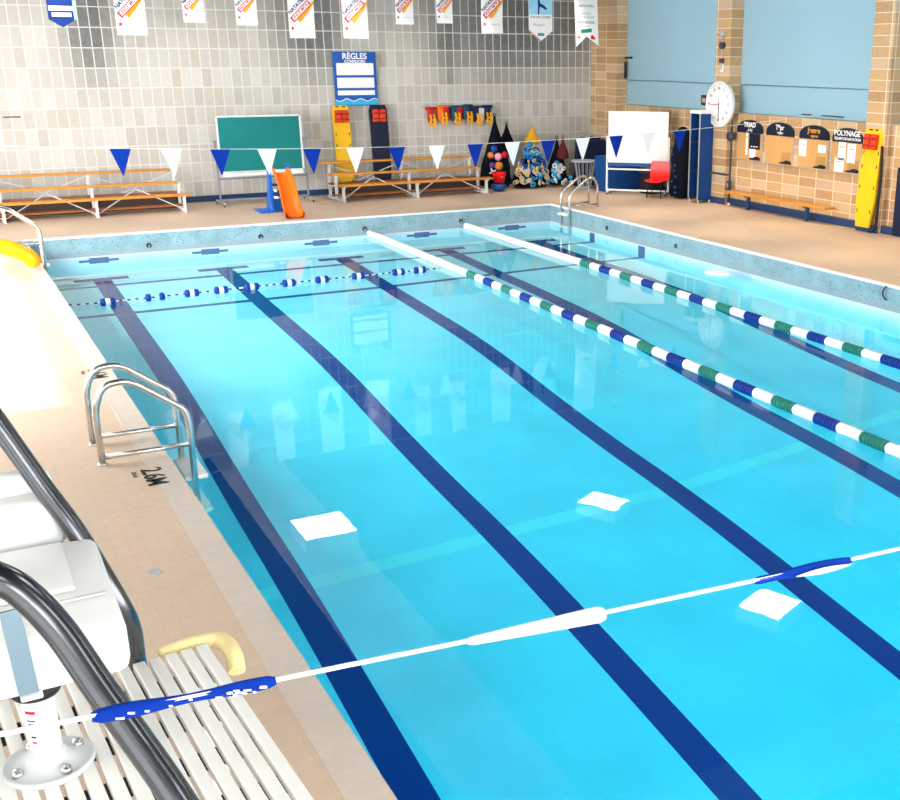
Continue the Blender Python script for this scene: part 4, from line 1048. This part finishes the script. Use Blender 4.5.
# yellow tube
t = thing('slide_tube', 'thick yellow curved plastic tube resting on the window-side deck', 'tube', (-.15, -3.45, ZD))
P = catmull([(-1.9, .0, -.0 + .14), (-1.45, .02, .36), (-.95, .02, .50), (-.45, .02, .46), (-.16, .02, .38), (.07, .02, .24), (.17, .02, .075)], 8)
MB().tube(P, .11, 20, True, [(.105 + .018 * math.sin(min(1, i / 20) * 1.6)) * (1 if i < len(P) - 4 else (.98, .92, .78, .5)[i - len(P) + 4]) for i in range(len(P))]).build('tube_body', 'yellow_tube', t)

t = thing('skimmer_lid', 'small white oval lid floating on the water near the brick wall side', 'lid', (10.75, -7.36, .012))
MB().lathe([(0, -.02), (.20, -.02), (.225, .0), (.215, .022), (.15, .034), (0, .038)], 28, Matrix.Diagonal((.95, 1.25, 1, 1))).build('disc', 'white', t)
MB().torus((0, 0, .036), .05, .009, None, 14, 6).build('grip_ring', 'white', t)
# ---------------------------------------------------------------- lifeguard tower close to the viewer
ZP = 2.10
o = thing('lifeguard_tower', 'white slatted lifeguard tower with steel rails and a white swivel seat', 'lifeguard chair', (-1.1, -20.8, ZD), 0)
BX, BY, BZ = -1.1, -20.8, ZD
def Lc(x, y, z): return (x - BX, y - BY, z - BZ)
A4 = math.radians(-4.0)
m = MB(); pit = .0437; gw = .0105
xr = -.705
R4 = Matrix.Rotation(math.radians(4.0), 3, 'Z')
for i in range(25):
    xc = xr - pit * (i + .5) + gw / 2
    c = Vector((xc - xr, -.80, 0)); c = R4 @ c
    m.box(Lc(xr + c.x, -20.135 + c.y, ZP - .014), (pit - gw, 1.6, .028), R4, .004)
m.build('slatted_platform', 'white_slat', o)
# cross battens below the slats show as dark dashes in the gaps
for k in range(8):
    c = R4 @ Vector((-.53, -.10 - .2 * k, 0))
    MB().box(Lc(xr + c.x, -20.135 + c.y, ZP - .05), (1.08, .03, .04), R4).build('cross_batten', 'black', o)
for sx, sy in ((-.03, -.06), (-1.06, -.06), (-.03, -1.54), (-1.06, -1.54)):
    c = R4 @ Vector((sx, sy, 0)); a = (xr + c.x, -20.135 + c.y)
    MB().bar(Lc(a[0], a[1], ZP - .07), Lc(a[0] + (.05 if sx > -.5 else -.05), a[1] + (.05 if sy > -.5 else -.05), ZD), .05).build('leg', 'white_metal', o)
# foam bumper round the corner
P = catmull([Lc(-.835, -20.105, 2.085), Lc(-.75, -20.098, 2.09), Lc(-.68, -20.108, 2.09), Lc(-.652, -20.145, 2.088), Lc(-.645, -20.21, 2.08), Lc(-.65, -20.255, 2.05)], 7)
MB().tube(P, .021, 14, True, [.017 + .008 * min(1, i / 18) for i in range(len(P))]).build('corner_bumper', 'yellow_foam', o)
# seat post with flange
M = Matrix.Translation(Lc(-1.163, -20.545, ZP))
fl_ = MB().lathe([(.100, .0), (.104, .004), (.104, .012), (.098, .016), (.090, .012), (.060, .022), (.044, .034), (.040, .05), (0, .05)], 40, M).build('base_flange', 'grey_foam', o)
for k in range(4):
    a = math.radians(-65 + 90 * k); q = M @ Matrix.Translation((.076 * math.cos(a), .076 * math.sin(a), .012))
    MB().lathe([(0, 0), (.014, 0), (.014, .010), (.009, .017), (0, .018)], 14, q).build('bolt', 'steel', fl_)
MB().lathe([(.036, .03), (.036, .205), (0, .205)], 30, M).build('post', 'white', o)
MB().box((0, 0, 0), (.001, .001, .001)) if False else None
for z, h, w, mt in ((.165, .008, .026, 'txt_red'), (.145, .004, .02, 'txt_navy'), (.135, .004, .016, 'txt_navy'), (.10, .005, .012, 'txt_navy'), (.085, .005, .01, 'txt_red')):
    m = MB(); a0 = math.radians(-128)
    for i in range(5):
        t0, t1 = a0 + (i / 5 - .5) * w / .036, a0 + ((i + 1) / 5 - .5) * w / .036
        m.face([m.b.verts.new(M @ Vector((.0366 * math.cos(t), .0366 * math.sin(t), zz))) for t, zz in ((t0, z), (t1, z), (t1, z + h), (t0, z + h))])
    m.build('printed_mark', mt, o)
MB().lathe([(.036, .20), (.052, .205), (.058, .215), (.058, .235), (.03, .25), (0, .25)], 26, M).build('swivel_ring', 'black', o)
# seat pan and back: rounded white mouldings
q = MB().box(Lc(-1.165, -20.385, 2.435), (.42, .53, .135), None, .03)
for v in q.b.verts:
    if v.co.y + BY < -20.55: v.co.z -= .02 * ((-20.55 - v.co.y - BY) / .1)
q.build('seat_pan', 'white', o)
MB().box(Lc(-1.22, -20.30, 2.505), (.36, .30, .012), None, .005).build('seat_cushion', 'white', o)
MB().box(Lc(-1.03, -20.50, 2.5015), (.10, .012, .004), None).build('seat_seam', 'grey_foam', o)
MB().box(Lc(-1.17, -20.02, 2.53), (.30, .13, .14), Matrix.Rotation(-.1, 3, 'X'), .03).build('backrest', 'white', o)
MB().box(Lc(-1.20, -19.93, 2.545), (.34, .10, .20), Matrix.Rotation(-.15, 3, 'X'), .03).build('backrest_shell', 'white', o)
# steel strap holding the pan to the post
m = MB().bar(Lc(-1.187, -20.668, 2.585), Lc(-1.178, -20.672, 2.375), .007, .042, Vector((1, 0, 0)))
m.build('seat_strap', 'steelblue', o)
MB().box(Lc(-1.174, -20.62, 2.362), (.046, .11, .012), None, .004).build('strap_foot', 'white_metal', o)
# rails
PA = catmull([Lc(-1.36, -19.86, 3.30), Lc(-1.20, -19.96, 2.96), Lc(-1.13, -20.01, 2.80), Lc(-1.06, -20.06, 2.64), Lc(-1.00, -20.11, 2.515), Lc(-.93, -20.17, 2.325), Lc(-.903, -20.16, 2.215), Lc(-.897, -20.11, 2.08), Lc(-.897, -20.09, 1.9), Lc(-.90, -20.08, 1.3)], 7)
MB().tube(PA, .027, 18).build('handrail', 'steel_dull', o)
PB = catmull([Lc(-1.52, -21.0, 2.72), Lc(-1.36, -21.05, 2.85), Lc(-1.25, -21.12, 2.892), Lc(-1.19, -21.15, 2.872), Lc(-1.15, -21.17, 2.832), Lc(-1.11, -21.2, 2.765), Lc(-1.07, -21.25, 2.675), Lc(-1.01, -21.33, 2.55), Lc(-.975, -21.385, 2.475), Lc(-.90, -21.50, 2.30), Lc(-.86, -21.56, 2.09)], 7)
MB().tube(PB, .0285, 18).build('handrail', 'steel_dull', o)
# ---------------------------------------------------------------- light, camera
w = bpy.data.worlds.new('World'); SC.world = w; w.use_nodes = True
w.node_tree.nodes['Background'].inputs[0].default_value = (.6, .7, .8, 1); w.node_tree.nodes['Background'].inputs[1].default_value = .3
def fill_spot(x, y, z, e, deg, col, r=.08):  # added spot without a fixture, put in to brighten the decks
    l = bpy.data.lights.new('Downlight', 'SPOT'); l.energy = e; l.spot_size = math.radians(deg); l.spot_blend = .6; l.shadow_soft_size = r; l.color = col
    o = bpy.data.objects.new('Downlight', l); COL.objects.link(o); o.location = (x, y, z)
for y in (-13, -10, -7, -4, -1): fill_spot(13.3, y, ZC - .1, 330, 62, (1, .78, .54))
for x in (1.5, 4.5, 7.5, 10.5, 13.3): fill_spot(x, 2.1, ZC - .1, 170, 52, (1, .90, .78))
sun = bpy.data.lights.new('Sun', 'SUN'); sun.energy = 4.0; sun.angle = math.radians(2.0); sun.color = (1, .98, .94)
so = bpy.data.objects.new('Sun', sun); COL.objects.link(so)
so.rotation_euler = Vector((3.75, .12, -4.5)).to_track_quat('-Z', 'Y').to_euler()
def rows_cam(yaw, pitch, roll):
    cy, sy, cp, sp = math.cos(yaw), math.sin(yaw), math.cos(pitch), math.sin(pitch)
    f = Vector((sy * cp, cy * cp, -sp)); r = Vector((cy, -sy, 0)); u = r.cross(f)
    c, s = math.cos(roll), math.sin(roll)
    return c * r + s * u, -s * r + c * u, f
F_, YAW, PITCH, ROLL = 1095.5924, .5347, .3257, .0057
r, u, f = rows_cam(YAW, PITCH, ROLL)
cam = bpy.data.cameras.new('Camera'); co = bpy.data.objects.new('Camera', cam); COL.objects.link(co)
co.matrix_world = basis(r, u, -f, (-1.1773, -23.1666, 3.7477))
cam.sensor_fit = 'HORIZONTAL'; cam.sensor_width = 36; cam.lens = 36 * F_ / 900
cam.shift_x = -144.4137 / 900; cam.shift_y = 24.6266 / 900; cam.clip_start = .05; cam.clip_end = 200
SC.camera = co
vs = SC.view_settings; SC.display_settings.display_device = 'sRGB'
vs.view_transform = 'Standard'; vs.look = 'None'; vs.exposure = 1.0; vs.gamma = 1; vs.use_curve_mapping = False
SC.cycles.use_denoising = True; SC.cycles.max_bounces = 10; SC.cycles.diffuse_bounces = 5; SC.cycles.transparent_max_bounces = 12
